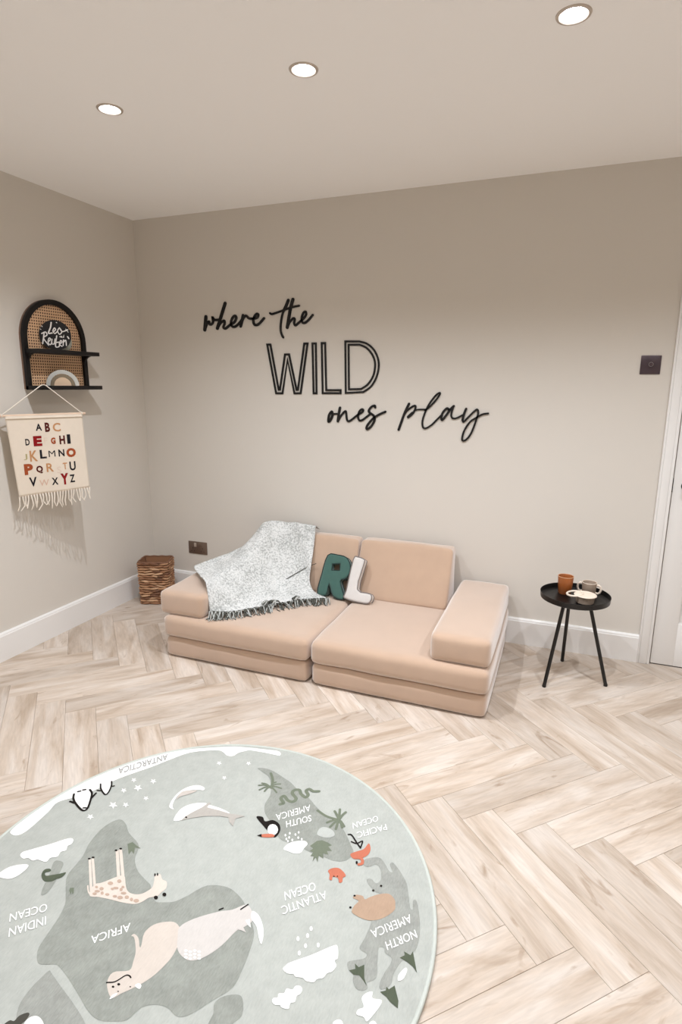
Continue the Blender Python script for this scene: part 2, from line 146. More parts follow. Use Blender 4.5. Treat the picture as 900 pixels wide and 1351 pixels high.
[59,"giraffe_print","cream",2,"poly",[[-0.2618,-0.1107],[-0.2691,-0.0842],[-0.2538,-0.0712],[-0.2281,-0.0389],[-0.2113,-0.0294],[-0.1872,-0.0518],[-0.1674,-0.0667],[-0.1471,-0.0699],[-0.1241,-0.0608],[-0.1102,-0.0351],[-0.1175,-0.015],[-0.1292,0.004],[-0.1177,0.0134],[-0.1013,0.0008],[-0.0839,-0.0017],[-0.072,-0.02],[-0.0761,-0.0396],[-0.0793,-0.0519],[-0.0962,-0.063],[-0.1044,-0.0793],[-0.1184,-0.0934],[-0.1501,-0.1016],[-0.1896,-0.1065],[-0.2281,-0.1129],[-0.2492,-0.1191]],1],
[59,"giraffe_print","cream",2,"stroke",[[-0.3481,-0.0208],[-0.2625,-0.1043]],0.007],
[59,"giraffe_print","cream",2,"stroke",[[-0.3418,-0.0158],[-0.2659,-0.0875]],0.007],
[59,"giraffe_print","cream",2,"stroke",[[-0.2962,0.0361],[-0.2241,-0.0383]],0.0087],
[59,"giraffe_print","cream",2,"stroke",[[-0.2911,0.045],[-0.2125,-0.0337]],0.0087],
[59,"giraffe_print","cream",2,"stroke",[[-0.2842,-0.0947],[-0.266,-0.1102],[-0.2506,-0.1152]],0.0039],
[59,"giraffe_print","black",4,"poly",[[-0.3478,-0.0171],[-0.3473,-0.0187],[-0.3486,-0.0204],[-0.3512,-0.0214],[-0.3541,-0.0214],[-0.3562,-0.0205],[-0.3567,-0.0188],[-0.3553,-0.0172],[-0.3527,-0.0162],[-0.3498,-0.0161]],0],
[59,"giraffe_print","black",4,"poly",[[-0.3408,-0.0092],[-0.3401,-0.0111],[-0.3413,-0.0129],[-0.3439,-0.0139],[-0.3469,-0.0138],[-0.3492,-0.0126],[-0.3499,-0.0107],[-0.3487,-0.0089],[-0.3461,-0.0079],[-0.343,-0.008]],0],
[59,"giraffe_print","black",4,"poly",[[-0.2958,0.0378],[-0.2952,0.0359],[-0.2965,0.034],[-0.2991,0.033],[-0.3022,0.0331],[-0.3044,0.0344],[-0.3051,0.0364],[-0.3038,0.0382],[-0.3011,0.0393],[-0.2981,0.0391]],0],
[59,"giraffe_print","black",4,"poly",[[-0.2874,0.0481],[-0.2868,0.0461],[-0.2881,0.0443],[-0.2908,0.0432],[-0.2938,0.0434],[-0.2961,0.0446],[-0.2967,0.0466],[-0.2954,0.0485],[-0.2928,0.0495],[-0.2897,0.0494]],0],
[59,"giraffe_print","black",4,"poly",[[-0.0728,-0.0537],[-0.0717,-0.0569],[-0.0731,-0.0597],[-0.0765,-0.061],[-0.0806,-0.0604],[-0.0838,-0.0581],[-0.085,-0.055],[-0.0836,-0.0522],[-0.0801,-0.0508],[-0.076,-0.0514]],0],
[59,"giraffe_print","black",4,"poly",[[-0.0575,-0.0371],[-0.0563,-0.0403],[-0.0576,-0.0431],[-0.0609,-0.0443],[-0.0648,-0.0437],[-0.068,-0.0413],[-0.0691,-0.0381],[-0.0679,-0.0353],[-0.0646,-0.034],[-0.0606,-0.0347]],0],
[59,"giraffe_print","black",4,"poly",[[-0.1286,0.0067],[-0.1269,0.0039],[-0.1267,0.002],[-0.1279,0.0015],[-0.1302,0.0026],[-0.1327,0.0051],[-0.1343,0.0078],[-0.1346,0.0098],[-0.1333,0.0103],[-0.131,0.0091]],0],
[59,"giraffe_print","black",4,"poly",[[-0.1226,0.0105],[-0.121,0.0077],[-0.1207,0.0057],[-0.122,0.0052],[-0.1243,0.0064],[-0.1267,0.0088],[-0.1284,0.0116],[-0.1286,0.0136],[-0.1273,0.0141],[-0.125,0.0129]],0],
[59,"giraffe_print","spot",3,"poly",[[-0.2528,-0.0878],[-0.2518,-0.0906],[-0.254,-0.0928],[-0.2579,-0.093],[-0.2614,-0.0912],[-0.2624,-0.0884],[-0.2603,-0.0862],[-0.2563,-0.0859]],0],
[59,"giraffe_print","spot",3,"poly",[[-0.2338,-0.0862],[-0.2325,-0.0902],[-0.2354,-0.0932],[-0.2409,-0.0935],[-0.2457,-0.0909],[-0.2471,-0.0869],[-0.2441,-0.0839],[-0.2386,-0.0836]],0],
[59,"giraffe_print","spot",3,"poly",[[-0.2376,-0.0967],[-0.2376,-0.0999],[-0.2421,-0.1029],[-0.2483,-0.1041],[-0.2527,-0.1027],[-0.2527,-0.0995],[-0.2482,-0.0964],[-0.242,-0.0953]],0],
[59,"giraffe_print","spot",3,"poly",[[-0.2231,-0.0977],[-0.2214,-0.1014],[-0.2231,-0.1039],[-0.2274,-0.1038],[-0.2316,-0.1011],[-0.2334,-0.0973],[-0.2316,-0.0948],[-0.2274,-0.095]],0],
[59,"giraffe_print","spot",3,"poly",[[-0.2053,-0.0951],[-0.205,-0.0981],[-0.2082,-0.1007],[-0.2133,-0.1014],[-0.2171,-0.0998],[-0.2175,-0.0968],[-0.2142,-0.0942],[-0.2092,-0.0935]],0],
[59,"giraffe_print","spot",3,"poly",[[-0.2221,-0.0619],[-0.2213,-0.0661],[-0.2255,-0.0697],[-0.2322,-0.0704],[-0.2375,-0.068],[-0.2383,-0.0637],[-0.2342,-0.0601],[-0.2274,-0.0594]],0],
[59,"giraffe_print","spot",3,"poly",[[-0.2067,-0.0764],[-0.2058,-0.0792],[-0.208,-0.0814],[-0.2119,-0.0816],[-0.2153,-0.0798],[-0.2162,-0.0769],[-0.214,-0.0747],[-0.2101,-0.0745]],0],
[59,"giraffe_print","spot",3,"poly",[[-0.2055,-0.0474],[-0.2042,-0.0515],[-0.2072,-0.0546],[-0.2128,-0.0549],[-0.2176,-0.0522],[-0.2189,-0.0481],[-0.2159,-0.0449],[-0.2103,-0.0447]],0],
[59,"giraffe_print","spot",3,"poly",[[-0.1965,-0.0692],[-0.1966,-0.0724],[-0.2011,-0.0756],[-0.2074,-0.0767],[-0.2118,-0.0752],[-0.2117,-0.072],[-0.2072,-0.0689],[-0.2009,-0.0677]],0],
[59,"giraffe_print","spot",3,"poly",[[-0.182,-0.0689],[-0.1804,-0.0727],[-0.1822,-0.0753],[-0.1864,-0.0751],[-0.1906,-0.0723],[-0.1923,-0.0685],[-0.1905,-0.0659],[-0.1862,-0.0661]],0],
[59,"giraffe_print","spot",3,"poly",[[-0.1813,-0.0922],[-0.1809,-0.0952],[-0.1842,-0.0978],[-0.1892,-0.0985],[-0.193,-0.0969],[-0.1934,-0.0939],[-0.1901,-0.0913],[-0.1851,-0.0906]],0],
[59,"giraffe_print","spot",3,"poly",[[-0.1631,-0.0894],[-0.1624,-0.0935],[-0.1665,-0.0969],[-0.173,-0.0977],[-0.1781,-0.0953],[-0.1787,-0.0913],[-0.1746,-0.0878],[-0.1681,-0.0871]],0],
[59,"giraffe_print","spot",3,"poly",[[-0.1833,-0.0603],[-0.1825,-0.0632],[-0.1846,-0.0654],[-0.1886,-0.0656],[-0.1919,-0.0637],[-0.1928,-0.0608],[-0.1906,-0.0586],[-0.1867,-0.0584]],0],
[59,"giraffe_print","spot",3,"poly",[[-0.1483,-0.0823],[-0.1472,-0.0862],[-0.1502,-0.0891],[-0.1555,-0.0894],[-0.16,-0.0869],[-0.1611,-0.083],[-0.1581,-0.08],[-0.1528,-0.0797]],0],
[59,"giraffe_print","spot",3,"poly",[[-0.1639,-0.0743],[-0.1641,-0.0775],[-0.1686,-0.0806],[-0.1748,-0.0817],[-0.1791,-0.0803],[-0.1789,-0.0771],[-0.1744,-0.074],[-0.1682,-0.0728]],0],
[59,"giraffe_print","spot",3,"poly",[[-0.1328,-0.084],[-0.1313,-0.0877],[-0.1332,-0.0902],[-0.1373,-0.0901],[-0.1413,-0.0873],[-0.1428,-0.0836],[-0.1409,-0.0811],[-0.1368,-0.0813]],0],
[59,"giraffe_print","spot",3,"poly",[[-0.2396,-0.1064],[-0.2392,-0.1094],[-0.2425,-0.112],[-0.2475,-0.1127],[-0.2514,-0.1111],[-0.2519,-0.1081],[-0.2486,-0.1055],[-0.2435,-0.1048]],0],
[59,"giraffe_print","spot",3,"poly",[[-0.1145,-0.0811],[-0.114,-0.0852],[-0.1181,-0.0886],[-0.1245,-0.0893],[-0.1294,-0.087],[-0.1299,-0.0829],[-0.1258,-0.0795],[-0.1194,-0.0787]],0],
[60,"lion_print","sand",2,"poly",[[-0.0216,-0.1839],[-0.0369,-0.1539],[-0.0301,-0.1263],[-0.0059,-0.1072],[0.0208,-0.0999],[0.0476,-0.1144],[0.0624,-0.1389],[0.0702,-0.1821],[0.0622,-0.2264],[0.0495,-0.255],[0.0346,-0.2763],[0.0157,-0.2988],[0.0003,-0.3147],[-0.0322,-0.2924],[-0.0381,-0.2659],[-0.0051,-0.2475],[-0.0116,-0.2255],[-0.024,-0.2022],[-0.0516,-0.1749],[-0.0627,-0.1732],[-0.0593,-0.1658],[-0.0419,-0.1711],[-0.0218,-0.1898]],1],
[61,"elephant_print","ivory",2,"poly",[[0.038,-0.1057],[0.0586,-0.0721],[0.107,-0.0301],[0.1393,-0.0106],[0.1671,0.0172],[0.195,0.0014],[0.2072,-0.0199],[0.1963,-0.0433],[0.1825,-0.0611],[0.1697,-0.1084],[0.1515,-0.1444],[0.1309,-0.1666],[0.1061,-0.1736],[0.0728,-0.1612],[0.0507,-0.1315]],1],
[61,"elephant_print","white",3,"poly",[[0.1926,0.0057],[0.2188,-0.0024],[0.2489,-0.035],[0.2617,-0.0692],[0.2487,-0.0594],[0.2259,-0.0315],[0.2017,-0.0156]],1],
[61,"elephant_print","white",3,"poly",[[0.1891,-0.0258],[0.1973,-0.0187],[0.2136,-0.0396],[0.2028,-0.0356]],0],
[61,"elephant_print","ivory",3,"poly",[[0.177,-0.0571],[0.1898,-0.0427],[0.2085,-0.0558],[0.1942,-0.0553]],0],
[61,"elephant_print","white",3,"poly",[[0.097,-0.1534],[0.0971,-0.1558],[0.0946,-0.1577],[0.0911,-0.1581],[0.0884,-0.1567],[0.0883,-0.1543],[0.0907,-0.1523],[0.0943,-0.1519]],0],
[61,"elephant_print","white",3,"poly",[[0.1093,-0.1519],[0.1094,-0.1543],[0.1069,-0.1563],[0.1034,-0.1567],[0.1008,-0.1553],[0.1007,-0.1529],[0.1031,-0.1509],[0.1067,-0.1505]],0],
[61,"elephant_print","white",3,"poly",[[0.1178,-0.1451],[0.1179,-0.1476],[0.1154,-0.1495],[0.1119,-0.1499],[0.1093,-0.1485],[0.1092,-0.1461],[0.1116,-0.1441],[0.1152,-0.1437]],0],
[61,"elephant_print","white",3,"poly",[[0.1301,-0.1437],[0.1301,-0.1462],[0.1277,-0.1481],[0.1241,-0.1485],[0.1216,-0.1471],[0.1215,-0.1447],[0.124,-0.1427],[0.1275,-0.1423]],0],
[61,"elephant_print","white",3,"poly",[[0.1024,-0.1609],[0.1025,-0.1633],[0.1001,-0.1653],[0.0965,-0.1657],[0.0939,-0.1643],[0.0938,-0.1619],[0.0962,-0.16],[0.0998,-0.1595]],0],
[61,"elephant_print","white",3,"poly",[[0.1146,-0.1595],[0.1147,-0.1619],[0.1123,-0.1638],[0.1088,-0.1642],[0.1062,-0.1629],[0.1061,-0.1605],[0.1085,-0.1585],[0.1121,-0.1581]],0],
[61,"elephant_print","white",3,"poly",[[0.1231,-0.1528],[0.1232,-0.1552],[0.1207,-0.1571],[0.1172,-0.1575],[0.1146,-0.1561],[0.1145,-0.1537],[0.117,-0.1518],[0.1205,-0.1514]],0],
[61,"elephant_print","white",3,"poly",[[0.1353,-0.1514],[0.1354,-0.1537],[0.1329,-0.1557],[0.1294,-0.1561],[0.1269,-0.1547],[0.1268,-0.1523],[0.1292,-0.1504],[0.1328,-0.15]],0],
[61,"elephant_print","white",3,"poly",[[0.1078,-0.1684],[0.1079,-0.1708],[0.1055,-0.1727],[0.1019,-0.1731],[0.0994,-0.1718],[0.0992,-0.1694],[0.1017,-0.1675],[0.1052,-0.1671]],0],
[61,"elephant_print","white",3,"poly",[[0.1199,-0.167],[0.12,-0.1693],[0.1176,-0.1713],[0.1141,-0.1717],[0.1115,-0.1703],[0.1114,-0.168],[0.1139,-0.166],[0.1174,-0.1656]],0],
[61,"elephant_print","white",3,"poly",[[0.1284,-0.1603],[0.1284,-0.1627],[0.126,-0.1646],[0.1225,-0.165],[0.1199,-0.1636],[0.1199,-0.1613],[0.1223,-0.1593],[0.1258,-0.1589]],0],
[61,"elephant_print","white",3,"poly",[[0.1405,-0.1589],[0.1405,-0.1613],[0.1381,-0.1632],[0.1346,-0.1636],[0.1321,-0.1622],[0.132,-0.1599],[0.1345,-0.1579],[0.138,-0.1575]],0],
[61,"elephant_print","black",3,"stroke",[[0.1604,-0.0016],[0.1712,0.0189]],0.0038],
[61,"elephant_print","black",3,"stroke",[[0.1064,-0.0243],[0.1139,-0.016]],0.0037],
[60,"lion_print","black",3,"stroke",[[-0.0345,-0.2912],[-0.0171,-0.2823],[-0.0049,-0.2618],[0.0042,-0.2583],[0.0112,-0.2608]],0.0033],
[60,"lion_print","black",3,"poly",[[-0.0099,-0.2923],[-0.0095,-0.2941],[-0.0111,-0.2956],[-0.0139,-0.2959],[-0.0161,-0.2947],[-0.0166,-0.2929],[-0.0149,-0.2914],[-0.0122,-0.2912]],0],
[60,"lion_print","black",3,"poly",[[-0.001,-0.2827],[-0.0006,-0.2848],[-0.0025,-0.2865],[-0.0056,-0.2868],[-0.0082,-0.2855],[-0.0087,-0.2834],[-0.0068,-0.2816],[-0.0036,-0.2814]],0],
[60,"lion_print","black",3,"poly",[[0.0266,-0.2779],[0.0268,-0.279],[0.0258,-0.2798],[0.0243,-0.28],[0.023,-0.2793],[0.0228,-0.2783],[0.0237,-0.2774],[0.0253,-0.2773]],0],
[60,"lion_print","black",3,"poly",[[0.0075,-0.297],[0.0078,-0.2981],[0.0068,-0.2989],[0.0053,-0.299],[0.004,-0.2984],[0.0038,-0.2974],[0.0047,-0.2965],[0.0063,-0.2964]],0],
[60,"lion_print","white",3,"poly",[[0.0334,-0.2727],[0.0371,-0.2651],[0.047,-0.2663],[0.0483,-0.2749]],1],
[60,"lion_print","white",3,"poly",[[-0.0006,-0.319],[-0.0003,-0.3076],[0.0077,-0.3019],[0.0055,-0.3127]],1],
[63,"skunk_print","dark",2,"poly",[[-0.1769,-0.4504],[-0.1789,-0.4439],[-0.1742,-0.4363],[-0.1649,-0.4341],[-0.1636,-0.4218],[-0.1527,-0.4106],[-0.1448,-0.4114],[-0.1418,-0.4235],[-0.146,-0.4368],[-0.1524,-0.4479]],1],
[63,"skunk_print","white",3,"poly",[[-0.1389,-0.4311],[-0.1384,-0.4163],[-0.1244,-0.4078],[-0.1045,-0.4117],[-0.0934,-0.4218],[-0.1258,-0.4374]],1],
[64,"palm_print","green",2,"poly",[[-0.2859,0.0697],[-0.2767,0.0816],[-0.257,0.0757],[-0.2359,0.0706],[-0.2545,0.067],[-0.2405,0.045],[-0.2554,0.0523],[-0.2531,0.0374]],0],
[65,"palm_print","green",2,"poly",[[-0.3199,-0.127],[-0.3249,-0.119],[-0.3159,-0.1141],[-0.3032,-0.1271],[-0.3013,-0.133],[-0.3117,-0.126],[-0.3056,-0.1356]],0],
[66,"lettering","grey",3,"text",[[-0.4555,0.4876],[-0.5697,0.3494],[-0.433,0.4583]],"ANTARCTICA"],
[67,"lettering","white",3,"text",[[0.1923,0.3935],[0.1282,0.3374],[0.2062,0.3683]],"SOUTH"],
[68,"lettering","white",3,"text",[[0.1695,0.4369],[0.0822,0.3529],[0.185,0.4107]],"AMERICA"],
[69,"lettering","white",3,"text",[[0.4357,0.446],[0.3591,0.3769],[0.448,0.4237]],"PACIFIC"],
[70,"lettering","white",3,"text",[[0.3992,0.4725],[0.333,0.4095],[0.4102,0.4491]],"OCEAN"],
[71,"lettering","white",3,"text",[[0.3511,0.1382],[0.2577,0.0462],[0.3675,0.1172]],"ATLANTIC"],
[72,"lettering","white",3,"text",[[0.3112,0.1545],[0.2448,0.0917],[0.3269,0.1295]],"OCEAN"],
[73,"lettering","white",3,"text",[[0.6163,0.1139],[0.5533,0.0518],[0.6289,0.0943]],"NORTH"],
[74,"lettering","white",3,"text",[[0.592,0.1532],[0.5071,0.0693],[0.6063,0.1328]],"AMERICA"],
[75,"lettering","white",3,"text",[[-0.3142,-0.211],[-0.3743,-0.2732],[-0.2941,-0.2302]],"INDIAN"],
[76,"lettering","white",3,"text",[[-0.3437,-0.1798],[-0.41,-0.2413],[-0.3239,-0.1988]],"OCEAN"],
[77,"lettering","white",3,"text",[[-0.0906,-0.1438],[-0.1584,-0.2116],[-0.0745,-0.1626]],"AFRICA"]]
SIGN={"where":[[[[0.5087,1.8101],[0.5004,1.7562],[0.4965,1.7339]],0.0197,0],[[[0.4981,1.7339],[0.5106,1.7626],[0.529,1.7811],[0.5337,1.7663],[0.5473,1.7659],[0.5588,1.7789],[0.5562,1.8041],[0.5702,1.7904],[0.6025,1.7894]],0.0136,0],[[[0.6487,1.8828],[0.6286,1.8358],[0.5878,1.7404]],0.0181,0],[[[0.5889,1.7404],[0.6096,1.7685],[0.637,1.783],[0.6406,1.7676],[0.6311,1.7458],[0.6457,1.7379],[0.6784,1.7577],[0.7108,1.7742],[0.7232,1.7977],[0.7137,1.8088],[0.6958,1.7964],[0.6854,1.7728],[0.6914,1.7507],[0.7097,1.7458],[0.7365,1.7603],[0.7635,1.7877]],0.0132,0],[[[0.7695,1.8099],[0.7624,1.7834],[0.7517,1.7468]],0.0145,0],[[[0.7527,1.7468],[0.7687,1.7875],[0.7901,1.8066],[0.8102,1.7913],[0.8358,1.7888],[0.8656,1.7938],[0.8737,1.8097],[0.8637,1.8144],[0.8474,1.8],[0.8389,1.7723],[0.8501,1.7522],[0.8758,1.7575],[0.9111,1.788]],0.0128,0]],"the":[[[[1.0714,1.8818],[1.0576,1.8537],[1.0438,1.8299]],0.0162,0],[[[1.0576,1.8537],[1.0345,1.8111],[1.0225,1.7624],[1.0193,1.7202],[1.0262,1.6934],[1.0354,1.6772]],0.0115,0],[[[0.9512,1.8155],[0.9665,1.81],[1.0224,1.8238],[1.0838,1.8406],[1.1401,1.8497]],0.0106,0],[[[1.1013,1.8854],[1.0836,1.8302],[1.0626,1.7324]],0.017,0],[[[1.0635,1.7331],[1.0785,1.7607],[1.1024,1.7816],[1.1112,1.7754],[1.1077,1.7563],[1.1156,1.7421],[1.1351,1.7548],[1.1593,1.7721],[1.1774,1.7888],[1.1847,1.8057],[1.1788,1.8156],[1.1664,1.8081],[1.1566,1.786],[1.158,1.7617],[1.1711,1.7533],[1.1951,1.7657],[1.2253,1.7957]],0.0116,0]],"ones":[[[[1.3434,1.254],[1.3272,1.2326],[1.3234,1.1975],[1.3368,1.2066],[1.3487,1.2353]],0.0134,1],[[[1.3472,1.241],[1.3828,1.2427]],0.0095,0],[[[1.3954,1.2776],[1.3876,1.2384],[1.3826,1.2]],0.0132,0],[[[1.3835,1.2013],[1.4041,1.2345],[1.4289,1.2589],[1.4351,1.2396],[1.4396,1.2102],[1.4513,1.2019],[1.4745,1.2155],[1.5066,1.2404],[1.5308,1.2547],[1.5384,1.2668],[1.5292,1.2717],[1.5142,1.2577],[1.5073,1.2284],[1.5163,1.2089],[1.5346,1.2119],[1.5595,1.2297],[1.5842,1.2495]],0.0106,0],[[[1.6093,1.2839],[1.606,1.2935],[1.5881,1.2869],[1.573,1.2683],[1.576,1.2548],[1.6016,1.2371],[1.6075,1.2139],[1.59,1.1801],[1.5684,1.1613],[1.5592,1.1653],[1.568,1.1871],[1.5983,1.2213],[1.6295,1.2421],[1.6702,1.2611]],0.0113,0]],"play":[[[[1.8055,1.3074],[1.7822,1.2561],[1.7499,1.163]],0.0122,0],[[[1.7791,1.2463],[1.7985,1.2726],[1.8339,1.2964],[1.8431,1.2902],[1.8356,1.2654],[1.8179,1.244]],0.01,0],[[[1.8041,1.2356],[1.8275,1.2571]],0.0154,0],[[[1.8354,1.2702],[1.8585,1.2771],[1.898,1.2785]],0.0073,0],[[[1.8982,1.2741],[1.9267,1.2975],[1.9578,1.3327],[1.9752,1.3611],[1.9717,1.3679],[1.9505,1.3514],[1.9167,1.3036],[1.8932,1.249],[1.8847,1.2103],[1.8891,1.1821],[1.9052,1.1761],[1.9373,1.1958],[1.9655,1.2253],[1.9903,1.2514]],0.0088,0],[[[1.9797,1.2402],[1.9896,1.2507]],0.0083,0],[[[2.0278,1.2812],[2.0163,1.286],[1.9966,1.2644],[1.9888,1.2371],[1.9949,1.2243],[2.0139,1.2479],[2.0363,1.2814],[2.0535,1.2998]],0.011,0],[[[2.0525,1.2985],[2.0425,1.2587],[2.0458,1.2392],[2.059,1.2331],[2.0791,1.2394],[2.1038,1.2534]],0.0085,0],[[[2.1206,1.2865],[2.1103,1.2569],[2.1041,1.2266]],0.0111,0],[[[2.1041,1.2266],[2.1107,1.2174],[2.133,1.2407],[2.1677,1.2775],[2.1799,1.283],[2.1849,1.2653],[2.177,1.2285],[2.1541,1.1581],[2.1297,1.1234],[2.1131,1.1159],[2.107,1.1286],[2.1165,1.1697],[2.1443,1.217],[2.1795,1.2426],[2.2083,1.2592],[2.2368,1.2648]],0.009,0]],"W":[[[[0.9286,1.6385],[0.9498,1.6381],[1.0,1.3763],[1.0081,1.3764],[1.0454,1.5806],[1.0716,1.5803],[1.1184,1.3773],[1.1273,1.3774],[1.1709,1.6397],[1.1912,1.6393],[1.1449,1.3574],[1.1042,1.357],[1.0613,1.5502],[1.025,1.3561],[0.9823,1.3556]],0.0119,2]],"I":[[[[1.2227,1.6396],[1.2437,1.6392],[1.2474,1.3585],[1.2286,1.3583]],0.0115,2]],"L":[[[[1.2806,1.6406],[1.3018,1.6402],[1.3089,1.3768],[1.3986,1.3776],[1.3987,1.3606],[1.2864,1.3594]],0.0113,2]],"D":[[[[1.4253,1.6469],[1.5104,1.6452],[1.5553,1.6314],[1.5957,1.5983],[1.621,1.5492],[1.6254,1.5022],[1.6128,1.4488],[1.5816,1.3989],[1.5369,1.3684],[1.4304,1.3618]],0.0108,2],[[[1.4451,1.6285],[1.5107,1.6273],[1.5467,1.6132],[1.5783,1.5843],[1.5989,1.5474],[1.6041,1.5064],[1.5939,1.457],[1.5634,1.4113],[1.523,1.3851],[1.4497,1.3832]],0.0108,2]]}
DISC_STROKES=[[[[-0.0141,0.1408],[-0.0193,0.1164],[-0.0316,0.0865],[-0.0148,0.0873]],0.0093,0],[[[-0.0071,0.0928],[0.0037,0.106],[-0.0016,0.1134],[-0.0097,0.0977],[-0.0018,0.0853],[0.0099,0.0948]],0.0072,0],[[[0.0227,0.1159],[0.0127,0.0988],[0.0209,0.0825],[0.0331,0.0965],[0.0249,0.1135],[0.0343,0.0966],[0.0621,0.1075]],0.0072,0],[[[-0.0517,0.0882],[-0.064,0.0317]],0.0086,0],[[[-0.064,0.0825],[-0.0455,0.091],[-0.0397,0.076],[-0.0572,0.06],[-0.0367,0.025]],0.0079,0],[[[-0.0351,0.0423],[-0.0242,0.0562],[-0.0316,0.061],[-0.0378,0.039],[-0.0286,0.0278],[-0.0191,0.0397]],0.0072,0],[[[-0.0177,0.0558],[-0.0214,0.0345],[-0.0102,0.0324],[-0.0032,0.0564],[-0.0043,0.03]],0.0072,0],[[[0.0063,0.0742],[-0.0039,0.021],[0.013,0.0203],[0.0148,0.041],[0.0013,0.0392]],0.0079,0],[[[0.0178,0.0334],[0.0296,0.0435],[0.023,0.051],[0.0169,0.0308],[0.0276,0.0208]],0.0072,0],[[[0.0373,0.0548],[0.0329,0.0249]],0.0072,0],[[[0.0349,0.0405],[0.0476,0.0533],[0.0489,0.0261]],0.0072,0],[[[0.0197,0.0683],[0.025,0.0737],[0.0255,0.066]],0.0036,0],[[[0.028,0.0661],[0.0299,0.0739],[0.0328,0.0663]],0.0036,0],[[[0.0369,0.071],[0.039,0.0665],[0.0413,0.0795]],0.0036,0],[[[0.0584,0.0719],[0.0637,0.0624]],0.0086,0],[[[-0.0604,0.1207],[-0.0584,0.117]],0.0057,0],[[[-0.0678,0.1045],[-0.0657,0.1027]],0.0057,0],[[[0.0099,0.142],[0.0128,0.1403]],0.0057,0],[[[0.0526,0.1103],[0.0634,0.0947]],0.0043,0]]
BANNER_LETTERS=[["A","k",0.1724,1.1873,0.03,0.0356],["B","d",0.214,1.1853,0.0245,0.048],["C","t",0.2597,1.1832,0.0391,0.0445],["D","k",0.1121,1.1152,0.0205,0.0331],["E","r",0.1609,1.1176,0.0412,0.0518],["F","p",0.1989,1.1176,0.0153,0.0305],["G","u",0.2358,1.1145,0.0233,0.034],["H","d",0.2811,1.1166,0.0286,0.045],["I","k",0.315,1.1186,0.0177,0.0495],["J","o",0.0949,1.0409,0.0175,0.0301],["K","t",0.1347,1.0432,0.0372,0.0559],["L","k",0.1808,1.0492,0.0319,0.0452],["M","k",0.2232,1.0483,0.0326,0.0326],["N","k",0.2707,1.0487,0.0301,0.0371],["O","u",0.3207,1.0465,0.0503,0.0483],["P","u",0.1041,0.9775,0.0428,0.0559],["Q","d",0.1562,0.9707,0.0318,0.0405],["R","t",0.207,0.9773,0.0348,0.045],["S","p",0.2504,0.9606,0.0221,0.0348],["T","t",0.2826,0.9784,0.0224,0.035],["U","k",0.3222,0.9747,0.0327,0.0487],["V","k",0.1191,0.9109,0.0373,0.0485],["W","b",0.1724,0.9007,0.0459,0.0328],["X","k",0.225,0.903,0.0314,0.0381],["Y","r",0.2739,0.9101,0.0401,0.0603],["Z","k",0.3145,0.9082,0.0278,0.0423]]
CUSH_R=[[1.4113,0.2421],[1.4698,0.2507],[1.5253,0.2415],[1.5552,0.2042],[1.5608,0.1595],[1.5408,0.1218],[1.5121,0.1031],[1.5517,0.0106],[1.4852,0.0144],[1.4486,0.0799],[1.4419,0.0156],[1.3871,0.0183],[1.3938,0.1289]]
CUSH_R_HOLE=[[1.4494,0.1949],[1.4946,0.2023],[1.4981,0.164],[1.4513,0.1604]]
CUSH_L=[[1.572,0.2394],[1.5957,0.2552],[1.6339,0.2464],[1.638,0.2218],[1.6228,0.0757],[1.7036,0.0599],[1.7072,0.0186],[1.6738,0.0043],[1.5575,0.0177],[1.5602,0.0625]]
# ---------------------------------------------------------------- helpers
def link(o, parent=None):
    COL.objects.link(o)
    if parent is not None: o.parent = parent
    return o
def tag(o, label=None, cat=None, group=None, kind=None):
    if label: o['label'] = label
    if cat: o['category'] = cat
    if group: o['group'] = group
    if kind: o['kind'] = kind
    return o
def thing(name, label, cat, loc=(0,0,0), rotz=0.0, group=None):
    o = bpy.data.objects.new(name, None); o.empty_display_size = 0.05
    o.location = loc; o.rotation_euler = (0,0,rotz)
    link(o); return tag(o, label, cat, group)
def mesh_obj(name, verts, faces, mats, parent=None, smooth=False, loc=None, fm=None):
    me = bpy.data.meshes.new(name); me.from_pydata([tuple(v) for v in verts], [], faces)
    for m in (mats if isinstance(mats, (list, tuple)) else [mats]): me.materials.append(m)
    if fm: me.polygons.foreach_set('material_index', fm)
    if smooth: me.polygons.foreach_set('use_smooth', [True]*len(me.polygons))
    me.update(); o = bpy.data.objects.new(name, me); link(o, parent)
    if loc is not None: o.location = loc
    return o
def bm_obj(name, bm, mats, parent=None, smooth=False, loc=None):
    bmesh.ops.recalc_face_normals(bm, faces=bm.faces)
    me = bpy.data.meshes.new(name); bm.to_mesh(me); bm.free()
    for m in (mats if isinstance(mats, (list, tuple)) else [mats]): me.materials.append(m)
    if smooth: me.polygons.foreach_set('use_smooth', [True]*len(me.polygons))
    o = bpy.data.objects.new(name, me); link(o, parent)
    if loc is not None: o.location = loc
    return o
def soften(o, deg=35):
    me = o.data; me.polygons.foreach_set('use_smooth', [True]*len(me.polygons))
    try: me.set_sharp_from_angle(angle=math.radians(deg))
    except Exception: pass
    return o
def add_box(bm, a, b, bevel=0.0, seg=2):
    r = bmesh.ops.create_cube(bm, size=1.0); vs = r['verts']
    for v in vs: v.co = Vector([(a[i]+b[i])/2 + v.co[i]*(b[i]-a[i]) for i in range(3)])
    if bevel > 0:
        es = list({e for v in vs for e in v.link_edges})
        bmesh.ops.bevel(bm, geom=es, offset=bevel, segments=seg, affect='EDGES', profile=0.5)
def box(name, a, b, mat, parent=None, bevel=0.0, seg=2):
    bm = bmesh.new(); add_box(bm, a, b, bevel, seg); o = bm_obj(name, bm, mat, parent)
    return soften(o) if bevel > 0 else o
